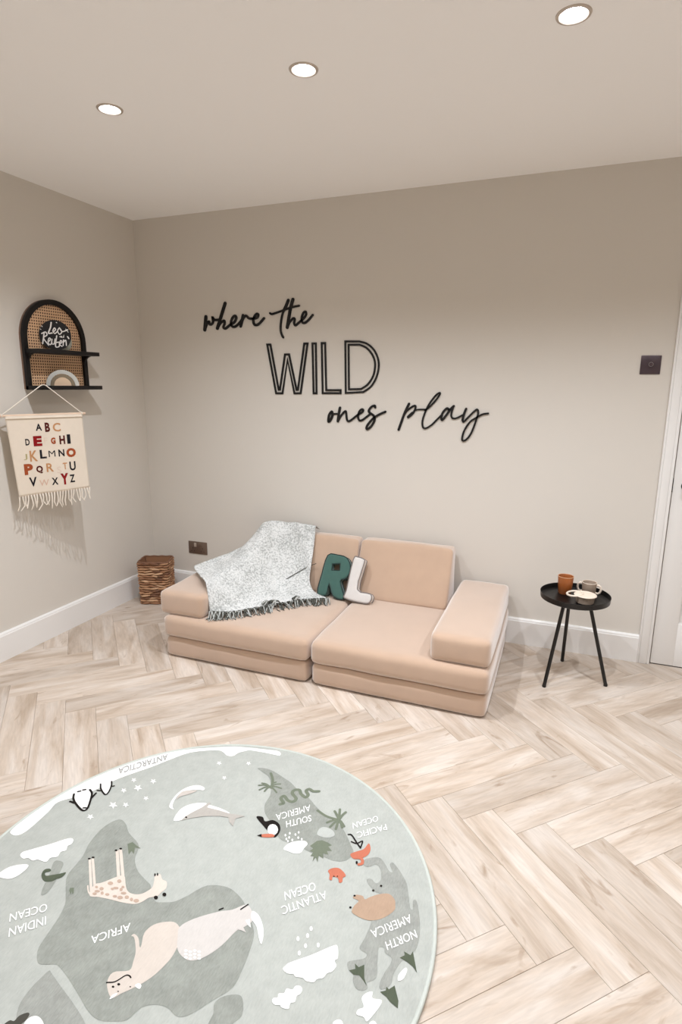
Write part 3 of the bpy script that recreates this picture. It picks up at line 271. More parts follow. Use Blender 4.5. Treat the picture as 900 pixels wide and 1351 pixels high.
def add_tube(bm, pts, rad, n=8, caps=True, closed=False):
    pts = [Vector(q) for q in pts]; N = len(pts); rings = []
    up = None
    for i in range(N):
        if closed: t = pts[(i+1) % N]-pts[i-1]
        else: t = pts[min(i+1, N-1)]-pts[max(i-1, 0)]
        if t.length < 1e-9: t = Vector((0,0,1))
        t.normalize()
        if up is None: up = t.orthogonal().normalized()
        else:
            up = up - t*up.dot(t)
            up = up.normalized() if up.length > 1e-6 else t.orthogonal().normalized()
        bi = t.cross(up); r = rad[i] if isinstance(rad, (list, tuple)) else rad
        rings.append([bm.verts.new(pts[i]+(up*math.cos(2*math.pi*k/n)+bi*math.sin(2*math.pi*k/n))*r) for k in range(n)])
    for i in range(N if closed else N-1):
        a, b = rings[i], rings[(i+1) % N]
        for k in range(n): bm.faces.new((a[k], a[(k+1) % n], b[(k+1) % n], b[k]))
    if caps and not closed:
        bm.faces.new(rings[0][::-1]); bm.faces.new(rings[-1])
def tube(name, pts, rad, mat, parent=None, n=8, closed=False):
    bm = bmesh.new(); add_tube(bm, pts, rad, n, True, closed); return soften(bm_obj(name, bm, mat, parent), 50)
def lathe(name, prof, mat, parent=None, n=40, loc=None, smooth_deg=40):
    bm = bmesh.new(); rings = []
    for r, z in prof:
        rings.append([bm.verts.new((0,0,z))] if r < 1e-6 else [bm.verts.new((r*math.cos(2*math.pi*k/n), r*math.sin(2*math.pi*k/n), z)) for k in range(n)])
    for a, b in zip(rings, rings[1:]):
        for k in range(n):
            q = [a[0] if len(a) == 1 else a[k], a[0] if len(a) == 1 else a[(k+1) % n], b[0] if len(b) == 1 else b[(k+1) % n], b[0] if len(b) == 1 else b[k]]
            u = []
            for v in q:
                if v not in u: u.append(v)
            if len(u) > 2: bm.faces.new(u)
    return soften(bm_obj(name, bm, mat, parent, loc=loc), smooth_deg)
def catmull(pts, closed=False, sub=5):
    P = [Vector(q) for q in pts]; N = len(P); out = []
    if N < 3 and not closed: return P
    for i in range(N if closed else N-1):
        p0 = P[i-1] if (closed or i > 0) else P[0]*2-P[1]
        p1, p2 = P[i], P[(i+1) % N]
        p3 = P[(i+2) % N] if (closed or i+2 < N) else P[-1]*2-P[-2]
        for k in range(sub):
            t = k/sub
            out.append(0.5*((2*p1)+(p2-p0)*t+(2*p0-5*p1+4*p2-p3)*t*t+(3*p1-p0-3*p2+p3)*t**3))
    if not closed: out.append(P[-1])
    return out
def ribbon(pts, w, closed=False):
    """left and right edge of a stroke with round ends (2D)"""
    P = [Vector((q[0], q[1])) for q in pts]; N = len(P); L = []; Rr = []
    def perp(d): return Vector((-d.y, d.x))
    for i in range(N):
        if closed: d1 = (P[i]-P[i-1]); d2 = (P[(i+1) % N]-P[i])
        else: d1 = P[i]-P[max(i-1, 0)] if i else P[1]-P[0]; d2 = P[min(i+1, N-1)]-P[i] if i < N-1 else d1
        d1 = d1.normalized(); d2 = d2.normalized(); n1 = perp(d1); n2 = perp(d2); m = n1+n2
        m = m.normalized() if m.length > 1e-6 else n1
        k = 1.0/max(m.dot(n1), 0.42)
        L.append(P[i]+m*w/2*k); Rr.append(P[i]-m*w/2*k)
    if not closed:
        d = (P[0]-P[1]).normalized(); n = perp(d)
        capA = [P[0]+(n*math.cos(a)+d*math.sin(a))*w/2 for a in [math.pi*j/5 for j in range(1, 5)]]
        d2 = (P[-1]-P[-2]).normalized(); n2 = perp(d2)
        capB = [P[-1]+(n2*math.cos(a)+d2*math.sin(a))*w/2 for a in [math.pi*j/5 for j in range(1, 5)]]
        return L, Rr, capA, capB
    return L, Rr, None, None
def stroke_faces(pts, w, closed=False):
    """2D verts and faces of a stroke"""
    L, Rr, cA, cB = ribbon(pts, w, closed); N = len(L); V = L+Rr; F = []
    for i in range(N if closed else N-1):
        j = (i+1) % N; F.append((i, j, N+j, N+i))
    if not closed:
        b = len(V); V = V+cA; F.append(tuple([N]+[b+k for k in range(4)]+[0])[::-1])
        b = len(V); V = V+cB; F.append(tuple([N-1]+[b+k for k in range(4)]+[2*N-1]))
    return V, F
def extrude_flat(V2, F, to3d, depth_vec):
    """a flat 2D patch made solid: front faces, back faces and side walls"""
    n = len(V2); A = [Vector(to3d(v)) for v in V2]; B = [a+Vector(depth_vec) for a in A]
    faces = [tuple(f) for f in F]+[tuple(n+i for i in reversed(f)) for f in F]
    cnt = {}
    for f in F:
        for i in range(len(f)):
            e = (f[i], f[(i+1) % len(f)]); cnt.setdefault(tuple(sorted(e)), []).append(e)
    for es in cnt.values():
        if len(es) == 1: a, b = es[0]; faces.append((b, a, n+a, n+b))
    return A+B, faces
def tessellate(pts):
    return [tuple(t) for t in geometry.tessellate_polygon([[Vector((q[0], q[1], 0)) for q in pts]])]
def text_mesh(t, bold=0.0, extrude=0.0):
    cu = bpy.data.curves.new('t', 'FONT'); cu.body = t; cu.size = 1.0; cu.offset = bold; cu.extrude = extrude; cu.resolution_u = 3
    o = bpy.data.objects.new('t', cu); COL.objects.link(o)
    dg = bpy.context.evaluated_depsgraph_get(); dg.update(); me = o.evaluated_get(dg).to_mesh()
    V = [v.co.copy() for v in me.vertices]; F = [tuple(q.vertices) for q in me.polygons]
    o.evaluated_get(dg).to_mesh_clear(); bpy.data.objects.remove(o); bpy.data.curves.remove(cu)
    x0 = min(v.x for v in V); x1 = max(v.x for v in V); y0 = min(v.y for v in V); y1 = max(v.y for v in V)
    return [Vector(((v.x-x0)/(x1-x0), (v.y-y0)/(y1-y0), v.z)) for v in V], F
def rbox_mesh(size, r, n=10, puff=0.0, shape=None, noise_amp=0.0, seed=0):
    """soft foam block: rounded box, slightly puffed faces; centre at origin"""
    bm = bmesh.new(); bmesh.ops.create_cube(bm, size=2.0)
    bmesh.ops.subdivide_edges(bm, edges=bm.edges[:], cuts=n, use_grid_fill=True)
    h = Vector(size)/2
    def warp(t): return math.copysign(1-(1-abs(t))**1.6, t)
    for v in bm.verts:
        c = Vector([warp(t) for t in v.co]); q = Vector([c[i]*h[i] for i in range(3)])
        core = Vector([max(-(h[i]-r), min(h[i]-r, q[i])) for i in range(3)]); d = q-core
        if d.length > 1e-9: q = core+d.normalized()*r
        for i in range(3):
            a, b = (i+1) % 3, (i+2) % 3
            if abs(c[i]) > 0.999: q[i] += math.copysign(puff*(1-c[a]**2)*(1-c[b]**2), c[i])
        if noise_amp: q += noise.noise_vector(q*6+Vector((seed*3.1, seed, 0)))*noise_amp
        if shape: q = shape(q)
        v.co = q
    return bm

# ---------------------------------------------------------------- materials
def new_mat(name):
    m = bpy.data.materials.new(name); m.use_nodes = True
    nt = m.node_tree; b = nt.nodes['Principled BSDF']; return m, nt, b
def lin(c):
    c = [x/255.0 for x in c]
    return tuple((x/12.92 if x <= 0.04045 else ((x+0.055)/1.055)**2.4) for x in c)+(1.0,)
def node(nt, t, **kw):
    n = nt.nodes.new(t)
    for k, v in kw.items(): setattr(n, k, v)
    return n
def simple(name, rgb, rough=0.6, metal=0.0, spec=0.5, var=0.0, scale=20.0, bump=0.0, bscale=200.0, stretch=(1,1,1), sheen=0.0):
    m, nt, b = new_mat(name); c = lin(rgb)
    b.inputs['Base Color'].default_value = c; b.inputs['Roughness'].default_value = rough
    b.inputs['Metallic'].default_value = metal; b.inputs['Specular IOR Level'].default_value = spec
    if sheen: b.inputs['Sheen Weight'].default_value = sheen; b.inputs['Sheen Roughness'].default_value = 0.55
    tc = node(nt, 'ShaderNodeTexCoord'); mp = node(nt, 'ShaderNodeMapping'); mp.inputs['Scale'].default_value = stretch
    nt.links.new(tc.outputs['Object'], mp.inputs['Vector'])
    if var:
        nz = node(nt, 'ShaderNodeTexNoise'); nz.inputs['Scale'].default_value = scale; nz.inputs['Detail'].default_value = 5
        nt.links.new(mp.outputs[0], nz.inputs['Vector'])
        mx = node(nt, 'ShaderNodeMix', data_type='RGBA')
        mx.inputs['A'].default_value = tuple(x*(1-var) for x in c[:3])+(1,); mx.inputs['B'].default_value = tuple(min(1, x*(1+var)) for x in c[:3])+(1,)
        nt.links.new(nz.outputs['Fac'], mx.inputs['Factor']); nt.links.new(mx.outputs['Result'], b.inputs['Base Color'])
    if bump:
        n2 = node(nt, 'ShaderNodeTexNoise'); n2.inputs['Scale'].default_value = bscale; n2.inputs['Detail'].default_value = 3
        nt.links.new(mp.outputs[0], n2.inputs['Vector'])
        bp = node(nt, 'ShaderNodeBump'); bp.inputs['Strength'].default_value = bump; bp.inputs['Distance'].default_value = 0.002
        nt.links.new(n2.outputs['Fac'], bp.inputs['Height']); nt.links.new(bp.outputs[0], b.inputs['Normal'])
    return m
MAT = {}
MAT['wall'] = simple('wall_paint', WALL_RGB, 0.85, spec=0.25, bump=0.05, bscale=300)
MAT['ceiling'] = simple('ceiling_paint', CEIL_RGB, 0.9, spec=0.2)
MAT['white'] = simple('white_woodwork', (232,231,229), 0.42, spec=0.4)
MAT['subfloor'] = simple('floor_joint', (170,150,132), 0.9)
MAT['foam'] = simple('beige_velour', SOFA_RGB, 0.85, spec=0.2, var=0.07, scale=14, bump=0.25, bscale=700, sheen=1.0)
MAT['foam_seam'] = simple('beige_seam', (176,143,116), 0.9, spec=0.1)
MAT['black'] = simple('black_metal', (13,11,11), 0.38, spec=0.5)
MAT['black_sign'] = simple('black_sign', (9,7,7), 0.5, spec=0.4)
MAT['black_wood'] = simple('black_wood', (17,13,13), 0.5, spec=0.35, bump=0.1, bscale=80)
MAT['wood_edge'] = simple('ply_edge', (126,100,84), 0.6, var=0.15, scale=40)
MAT['nickel'] = simple('brushed_nickel', (206,196,186), 0.5, metal=0.8)
MAT['bronze'] = simple('dark_bronze_plate', (122,104,92), 0.35, metal=0.55)
MAT['plum'] = simple('dark_plate', (78,66,72), 0.35, metal=0.45)
MAT['steel'] = simple('steel', (190,186,186), 0.3, metal=0.9)
MAT['cloth'] = simple('cream_canvas', (226,214,198), 0.95, spec=0.1, var=0.05, scale=30, bump=0.4, bscale=500)
MAT['cord'] = simple('cotton_cord', (232,224,212), 0.9, spec=0.1, bump=0.3, bscale=400)
MAT['dowel'] = simple('pale_dowel', (222,196,172), 0.6, var=0.1, scale=20, stretch=(1,1,1))
def emit(name, strength, col):
    m, nt, b = new_mat(name); nt.nodes.remove(b); e = node(nt, 'ShaderNodeEmission'); e.inputs[0].default_value = tuple(col)+(1,); e.inputs[1].default_value = strength
    nt.links.new(e.outputs[0], nt.nodes['Material Output'].inputs[0]); return m
MAT['lamp'] = emit('lamp_glow', 40.0, LIGHT_COL)

def oak_material():
    m, nt, b = new_mat('pale_oak_plank')
    tc = node(nt, 'ShaderNodeTexCoord'); oi = node(nt, 'ShaderNodeObjectInfo')
    off = node(nt, 'ShaderNodeVectorMath', operation='MULTIPLY_ADD')
    cmb = node(nt, 'ShaderNodeCombineXYZ')
    for k in range(3): nt.links.new(oi.outputs['Random'], cmb.inputs[k])
    nt.links.new(cmb.outputs[0], off.inputs[0]); off.inputs[1].default_value = (37.0, 53.0, 71.0)
    nt.links.new(tc.outputs['Object'], off.inputs[2])
    def grain(scale, sx, sy, detail, dist):
        mp = node(nt, 'ShaderNodeMapping'); mp.inputs['Scale'].default_value = (sx, sy, 1)
        nt.links.new(off.outputs[0], mp.inputs['Vector'])
        n = node(nt, 'ShaderNodeTexNoise'); n.inputs['Scale'].default_value = scale; n.inputs['Detail'].default_value = detail; n.inputs['Distortion'].default_value = dist
        nt.links.new(mp.outputs[0], n.inputs['Vector']); return n
    g1 = grain(2.8, 1.0, 5.5, 8, 0.7); g2 = grain(14.0, 1.0, 9.0, 5, 0.5); g3 = grain(5.5, 1.0, 3.2, 5, 1.6)
    r1 = node(nt, 'ShaderNodeValToRGB'); e = r1.color_ramp.elements
    e[0].position = 0.30; e[0].color = lin(OAK[0]); e[1].position = 0.66; e[1].color = lin(OAK[2])
    mid = e.new(0.47); mid.color = lin(OAK[1])
    nt.links.new(g1.outputs['Fac'], r1.inputs['Fac'])
    # fine pores
    mr = node(nt, 'ShaderNodeMapRange'); mr.inputs['From Min'].default_value = 0.3; mr.inputs['From Max'].default_value = 0.7; mr.inputs['To Min'].default_value = 0.90; mr.inputs['To Max'].default_value = 1.06
    nt.links.new(g2.outputs['Fac'], mr.inputs['Value'])
    mu = node(nt, 'ShaderNodeMix', data_type='RGBA', blend_type='MULTIPLY'); mu.inputs['Factor'].default_value = 1.0
    nt.links.new(r1.outputs['Color'], mu.inputs['A']); nt.links.new(mr.outputs[0], mu.inputs['B'])
    # dark smoky knots
    r3 = node(nt, 'ShaderNodeValToRGB'); e3 = r3.color_ramp.elements
    e3[0].position = 0.62; e3[0].color = (0,0,0,1); e3[1].position = 0.78; e3[1].color = (1,1,1,1)
    nt.links.new(g3.outputs['Fac'], r3.inputs['Fac'])
    mk = node(nt, 'ShaderNodeMix', data_type='RGBA'); nt.links.new(mu.outputs['Result'], mk.inputs['A']); mk.inputs['B'].default_value = lin(OAK[3])
    nt.links.new(r3.outputs['Color'], mk.inputs['Factor'])
    # board to board tone
    tone = node(nt, 'ShaderNodeMapRange'); tone.inputs['To Min'].default_value = 0.90; tone.inputs['To Max'].default_value = 1.07
    nt.links.new(oi.outputs['Random'], tone.inputs['Value'])
    mt = node(nt, 'ShaderNodeMix', data_type='RGBA', blend_type='MULTIPLY'); mt.inputs['Factor'].default_value = 1.0
    nt.links.new(mk.outputs['Result'], mt.inputs['A']); nt.links.new(tone.outputs[0], mt.inputs['B'])
    nt.links.new(mt.outputs['Result'], b.inputs['Base Color'])
    b.inputs['Roughness'].default_value = 0.42; b.inputs['Specular IOR Level'].default_value = 0.35
    bp = node(nt, 'ShaderNodeBump'); bp.inputs['Strength'].default_value = 0.12; bp.inputs['Distance'].default_value = 0.001
    nt.links.new(g2.outputs['Fac'], bp.inputs['Height']); nt.links.new(bp.outputs[0], b.inputs['Normal'])
    return m
MAT['oak'] = oak_material()

def rug_material(name, rgb, var=0.10, ribs=True):
    """flat woven pile: heathered yarn, faint ribs running across the mat"""
    m, nt, b = new_mat(name); c = lin(rgb)
    tc = node(nt, 'ShaderNodeTexCoord'); mp = node(nt, 'ShaderNodeMapping'); mp.inputs['Scale'].default_value = (1.0, 0.28, 1.0); mp.inputs['Rotation'].default_value = (0, 0, 0.30)
    nt.links.new(tc.outputs['Object'], mp.inputs['Vector'])
    n1 = node(nt, 'ShaderNodeTexNoise'); n1.inputs['Scale'].default_value = 260; n1.inputs['Detail'].default_value = 3
    n2 = node(nt, 'ShaderNodeTexNoise'); n2.inputs['Scale'].default_value = 28; n2.inputs['Detail'].default_value = 4
    nt.links.new(mp.outputs[0], n1.inputs['Vector']); nt.links.new(tc.outputs['Object'], n2.inputs['Vector'])
    ad = node(nt, 'ShaderNodeMath', operation='MULTIPLY_ADD'); nt.links.new(n2.outputs['Fac'], ad.inputs[0]); ad.inputs[1].default_value = 0.5
    m5 = node(nt, 'ShaderNodeMath', operation='MULTIPLY'); nt.links.new(n1.outputs['Fac'], m5.inputs[0]); m5.inputs[1].default_value = 0.5
    nt.links.new(m5.outputs[0], ad.inputs[2])
    rm = node(nt, 'ShaderNodeMapRange'); rm.inputs['From Min'].default_value = 0.32; rm.inputs['From Max'].default_value = 0.68
    nt.links.new(ad.outputs[0], rm.inputs['Value'])
    mx = node(nt, 'ShaderNodeMix', data_type='RGBA'); mx.inputs['A'].default_value = tuple(x*(1-var) for x in c[:3])+(1,); mx.inputs['B'].default_value = tuple(min(1, x*(1+var)) for x in c[:3])+(1,)
    nt.links.new(rm.outputs[0], mx.inputs['Factor']); nt.links.new(mx.outputs['Result'], b.inputs['Base Color'])
    b.inputs['Roughness'].default_value = 0.95; b.inputs['Specular IOR Level'].default_value = 0.1
    bp = node(nt, 'ShaderNodeBump'); bp.inputs['Strength'].default_value = 0.35; bp.inputs['Distance'].default_value = 0.002
    nt.links.new(n1.outputs['Fac'], bp.inputs['Height']); nt.links.new(bp.outputs[0], b.inputs['Normal'])
    return m
RUGC = {'base': (172,175,169), 'land': (143,146,139), 'land2': (148,150,144), 'white': (232,231,228), 'black': (34,30,28), 'dark': (74,72,66), 'taupe': (172,167,160),
        'blush': (188,180,172), 'salmon': (184,110,88), 'green': (110,117,101), 'pine': (82,89,74), 'pale': (176,179,174), 'brown': (170,145,124), 'cream': (207,196,185),
        'spot': (178,156,140), 'sand': (198,188,178), 'ivory': (196,191,186), 'grey': (152,152,148)}
RUGM = {k: rug_material('rug_'+k, v, {'base': 0.09, 'land': 0.17, 'land2': 0.17}.get(k, 0.06)) for k, v in RUGC.items()}
RUGM['edge'] = rug_material('rug_edge', (190,195,188), 0.05)

# ---------------------------------------------------------------- the room
fl = box('floor', (0, RY, -0.06), (RX, 0, -0.004), MAT['subfloor']); tag(fl, 'pale oak floor laid in a herringbone pattern', None, None, 'structure')
def clip_poly(poly, x0, x1, y0, y1):
    def cut(P, f, inter):
        out = []
        for i in range(len(P)):
            a, b = P[i-1], P[i]
            if f(a) != f(b): out.append(inter(a, b))
            if f(b): out.append(b)
        return out
    def ix(c): return lambda a, b: (c, a[1]+(b[1]-a[1])*(c-a[0])/(b[0]-a[0]))
    def iy(c): return lambda a, b: (a[0]+(b[0]-a[0])*(c-a[1])/(b[1]-a[1]), c)
    P = cut(poly, lambda q: q[0] >= x0, ix(x0))
    if P: P = cut(P, lambda q: q[0] <= x1, ix(x1))
    if P: P = cut(P, lambda q: q[1] >= y0, iy(y0))
    if P: P = cut(P, lambda q: q[1] <= y1, iy(y1))
    return P
PW, PL, PN = 0.122, 0.61, 5
S2 = math.sqrt(0.5)
def plank_mesh(pts):
    """board with a small arris round its top; pts in local coordinates"""
    cx = sum(q[0] for q in pts)/len(pts); cy = sum(q[1] for q in pts)/len(pts); n = len(pts)
    def inset(q, d):
        v = Vector((cx-q[0], cy-q[1])); return (q[0]+math.copysign(min(d, abs(v.x)), v.x), q[1]+math.copysign(min(d, abs(v.y)), v.y))
    A = [(*inset(q, 0.0004), -0.004) for q in pts]; B = [(*inset(q, 0.0004), -0.0006) for q in pts]; T = [(*inset(q, 0.0010), 0.0) for q in pts]
    F = [tuple(2*n+i for i in range(n))]
    for k in (0, 1):
        for i in range(n): j = (i+1) % n; F.append((k*n+i, k*n+j, (k+1)*n+j, (k+1)*n+i))
    me = bpy.data.meshes.new('plank'); me.from_pydata(A+B+T, [], F); me.materials.append(MAT['oak']); me.update(); return me
full = plank_mesh([(-PL/2, -PW/2), (PL/2, -PW/2), (PL/2, PW/2), (-PL/2, PW/2)])
U0, V0 = 2.637, 0.66       # a board corner measured on the floor, along and across the 45 degree axes
def uv2xy(v, u): return ((u+v)*S2, (v-u)*S2)   # v runs along (1,1), u along (1,-1)
planks = []
for m_ in range(-5, 6):
    for k in range(-70, 71):
        for typ in (0, 1):
            if typ == 0: v0, u0, dv, du = (k+2*PN*m_), k, PN, 1
            else: v0, u0, dv, du = (k+PN+2*PN*m_), k+1-PN, 1, PN
            va, ua = V0+v0*PW, U0+u0*PW
            cor = [uv2xy(va, ua), uv2xy(va+dv*PW, ua), uv2xy(va+dv*PW, ua+du*PW), uv2xy(va, ua+du*PW)][::-1]
            if max(c[0] for c in cor) < 0.01 or min(c[0] for c in cor) > RX-0.01 or max(c[1] for c in cor) < RY+0.01 or min(c[1] for c in cor) > -0.01: continue
            cx = sum(c[0] for c in cor)/4; cy = sum(c[1] for c in cor)/4; ang = math.pi/4 if typ == 0 else -math.pi/4
            inside = all(0 <= c[0] <= RX and RY <= c[1] <= 0 for c in cor)
            if inside: me = full
            else:
                P = clip_poly(cor, 0, RX, RY, 0)
                if len(P) < 3: continue
                ca, sa = math.cos(-ang), math.sin(-ang)
                loc = [((q[0]-cx)*ca-(q[1]-cy)*sa, (q[0]-cx)*sa+(q[1]-cy)*ca) for q in P]
                area = abs(sum(loc[i-1][0]*loc[i][1]-loc[i][0]*loc[i-1][1] for i in range(len(loc))))/2
                if area < 2e-4: continue
                me = plank_mesh(loc)
            planks.append((math.hypot(cx-2.2, cy+1.2), me, cx, cy, ang))
planks.sort(key=lambda q: q[0])
for _, me, cx, cy, ang in planks[:300]:
    o = bpy.data.objects.new('plank', me); link(o, fl); o.location = (cx, cy, 0); o.rotation_euler = (0, 0, ang)
if len(planks) > 300:       # the boards behind the camera, joined
    bm = bmesh.new()
    for _, me, cx, cy, ang in planks[300:]:
        t = bmesh.new(); t.from_mesh(me); bmesh.ops.transform(t, matrix=Matrix.Translation((cx, cy, 0)) @ Matrix.Rotation(ang, 4, 'Z'), verts=t.verts)
        tm = bpy.data.meshes.new('tmp'); t.to_mesh(tm); t.free(); bm.from_mesh(tm); bpy.data.meshes.remove(tm)
    tag(bm_obj('planks_far', bm, MAT['oak'], fl), None, None, None, 'stuff')

DX0, DX1, DH = 3.128, 3.894, 2.02    # door opening in the back wall
bm = bmesh.new()
add_box(bm, (-0.1, 0, -0.06), (DX0, 0.12, RH)); add_box(bm, (DX1, 0, -0.06), (RX+0.1, 0.12, RH)); add_box(bm, (DX0, 0, DH), (DX1, 0.12, RH)); add_box(bm, (DX0, 0.06, -0.06), (DX1, 0.12, DH))
tag(bm_obj('wall_back', bm, MAT['wall']), 'greige painted wall carrying the black wall lettering', None, None, 'structure')
tag(box('wall_left', (-0.12, RY-0.1, -0.06), (0, 0, RH), MAT['wall']), 'greige painted wall with the arched shelf', None, None, 'structure')
tag(box('wall_right', (RX, RY-0.1, -0.06), (RX+0.12, 0, RH), MAT['wall']), 'greige painted side wall past the door', None, None, 'structure')
tag(box('wall_rear', (0, RY-0.12, -0.06), (RX, RY, RH), MAT['wall']), 'greige painted wall facing the sofa', None, None, 'structure')
# ceiling with round cut-outs for the downlights
bm = bmesh.new()
def loop(pts):
    vs = [bm.verts.new((q[0], q[1], RH)) for q in pts]
    return [bm.edges.new((vs[i-1], vs[i])) for i in range(len(vs))]
es = loop([(-0.12, RY-0.12), (RX+0.12, RY-0.12), (RX+0.12, 0.12), (-0.12, 0.12)])
LP = [(x, y) for y in LIGHT_Y for x in LIGHT_X]
for lx, ly in LP: es += loop([(lx+0.038*math.cos(2*math.pi*k/24), ly+0.038*math.sin(2*math.pi*k/24)) for k in range(24)])
bmesh.ops.triangle_fill(bm, edges=es, use_beauty=True)
g = bmesh.ops.extrude_face_region(bm, geom=bm.faces[:])
for v in g['geom']:
    if isinstance(v, bmesh.types.BMVert): v.co.z += 0.08
tag(bm_obj('ceiling', bm, MAT['ceiling']), 'flat white ceiling with recessed downlights', None, None, 'structure')
# skirting boards with a bevelled, rounded top
def skirting(name, a, b, nrm, label):
    d = Vector((b[0]-a[0], b[1]-a[1], 0)); prof = [(0, 0), (SK, 0), (SK, SKH-0.016), (SK-0.003, SKH-0.012), (SK-0.004, SKH-0.006), (SK-0.009, SKH-0.001), (SK-0.012, SKH), (0, SKH)]
    V = []; n = len(prof)
    for e in (a, b):
        for t, z in prof: V.append((e[0]+nrm[0]*t, e[1]+nrm[1]*t, z))
    F = [tuple(range(n)), tuple(range(2*n-1, n-1, -1))]+[(i, n+i, n+(i+1) % n, (i+1) % n) for i in range(n)]
    bm = bmesh.new(); vs = [bm.verts.new(v) for v in V]
    for f in F: bm.faces.new([vs[i] for i in f])
    tag(bm_obj(name, bm, MAT['white']), label, None, None, 'structure')
skirting('baseboard_left', (0, RY), (0, 0), (1, 0), 'white skirting board along the left wall')
skirting('baseboard_back', (0, 0), (3.071, 0), (0, -1), 'white skirting board behind the sofa')
skirting('baseboard_right', (RX, RY), (RX, 0), (-1, 0), 'white skirting board past the door')
skirting('baseboard_rear', (0, RY), (RX, RY), (0, 1), 'white skirting board facing the sofa')
# door casing: stepped architrave
def casing(pts_xz, name, label):
    pass
bm = bmesh.new()
for x0, x1, s in ((3.071, 3.131, 1), (3.891, 3.951, -1)):
    for a, b, t in ((0, 0.010, 0.019), (0.010, 0.046, 0.0205), (0.046, 0.06, 0.019)):
        xa, xb = (x0+a, x0+b) if s > 0 else (x1-b, x1-a)
        add_box(bm, (xa, -t, 0), (xb, 0, DH+0.06-a), 0.0025, 2)
for a, b, t in ((0, 0.010, 0.019), (0.010, 0.046, 0.0205), (0.046, 0.06, 0.019)):
    add_box(bm, (3.071+a, -t, DH+0.06-b), (3.951-a, 0, DH+0.06-a), 0.0025, 2)
tag(soften(bm_obj('trim_1', bm, MAT['white'])), 'white moulded casing round the door', None, None, 'structure')
# door leaf with two recessed panels
dr = bpy.data.objects.new('door_1', None); link(dr); dr.location = (3.136, 0, 0); tag(dr, 'white panelled door with a black handle', None, None, 'structure')
def dbox(name, a, b, par=dr, mat='white', bev=0.003): return box(name, (a[0], a[1], a[2]), (b[0], b[1], b[2]), MAT[mat], par, bev)
DWd, DT = 0.752, 0.004
leaf = dbox('door_leaf', (0, 0.016, 0.004), (DWd, 0.05, 2.012))
dbox('stile', (0, -0.002, 0.004), (0.105, 0.018, 2.012)); dbox('stile', (DWd-0.105, -0.002, 0.004), (DWd, 0.018, 2.012))
for z0, z1 in ((0.004, 0.235), (0.95, 1.1), (1.9, 2.012)): dbox('rail', (0.104, -0.002, z0), (DWd-0.104, 0.018, z1))
for z0, z1 in ((0.235, 0.95), (1.1, 1.9)): dbox('panel', (0.15, 0.006, z0+0.045), (DWd-0.15, 0.018, z1-0.045), bev=0.008)
hd = tube('door_handle', [(0.052, -0.004, 0.94), (0.052, -0.05, 0.94), (0.062, -0.056, 0.94), (0.165, -0.056, 0.94)], 0.009, MAT['black'], dr)
bm = bmesh.new(); add_tube(bm, [(0.058, -0.009, 0.94), (0.058, 0.0, 0.94)], 0.023, 24); soften(bm_obj('handle_rose', bm, MAT['black'], dr))
box('latch_plate', (-0.006, -0.004, 0.905), (0.001, 0.012, 0.975), MAT['black'], dr, 0.001)

# ---------------------------------------------------------------- downlights
where = ['above the empty corner', 'above the middle of the sofa', 'above the sofa end by the side table', 'in front of the door']
for j, ly in enumerate(LIGHT_Y):
    for i, lx in enumerate(LIGHT_X):
        lab = ('recessed ceiling downlight '+['nearest the corner with the basket', 'above the gap between the two sofa halves', 'in line with the black side table', 'in front of the white door'][i]) if j == 0 else 'recessed ceiling downlight %s, %s' % (['in line with the basket corner', 'in line with the sofa middle', 'in line with the side table', 'in line with the white door'][i], ['', 'second row from the lettered wall'][j])
        off = '' if j == 0 and i < 3 else '_'+['corner', 'sofa', 'table', 'door'][i]+['', '_rug'][j]+'_offscreen'   # fittings outside the picture
        t = thing('downlight'+off, lab, 'ceiling light', (lx, ly, RH), 0, 'recessed ceiling downlights')
        lathe('trim_ring', [(0.0375, -0.001), (0.039, -0.004), (0.046, -0.003), (0.0475, 0.0), (0.0375, 0.0005)], MAT['nickel'], t, 36)
        lathe('reflector', [(0.0375, -0.001), (0.034, 0.018), (0.028, 0.030), (0.0285, 0.032), (0.0378, 0.004)], MAT['nickel'], t, 36)
        lathe('lamp'+off, [(0, 0.016), (0.014, 0.0165), (0.025, 0.020), (0.0285, 0.028), (0, 0.034)], MAT['lamp'], t, 28)
        ld = bpy.data.lights.new('downlight_beam'+off, 'SPOT'); ld.energy = LIGHT_W[j]; ld.color = LIGHT_COL; ld.spot_size = math.radians(SPOT_DEG); ld.spot_blend = 1.0; ld.shadow_soft_size = 0.012
        lo = bpy.data.objects.new('downlight_beam'+off, ld); link(lo, t); lo.location = (0, 0, -0.012)

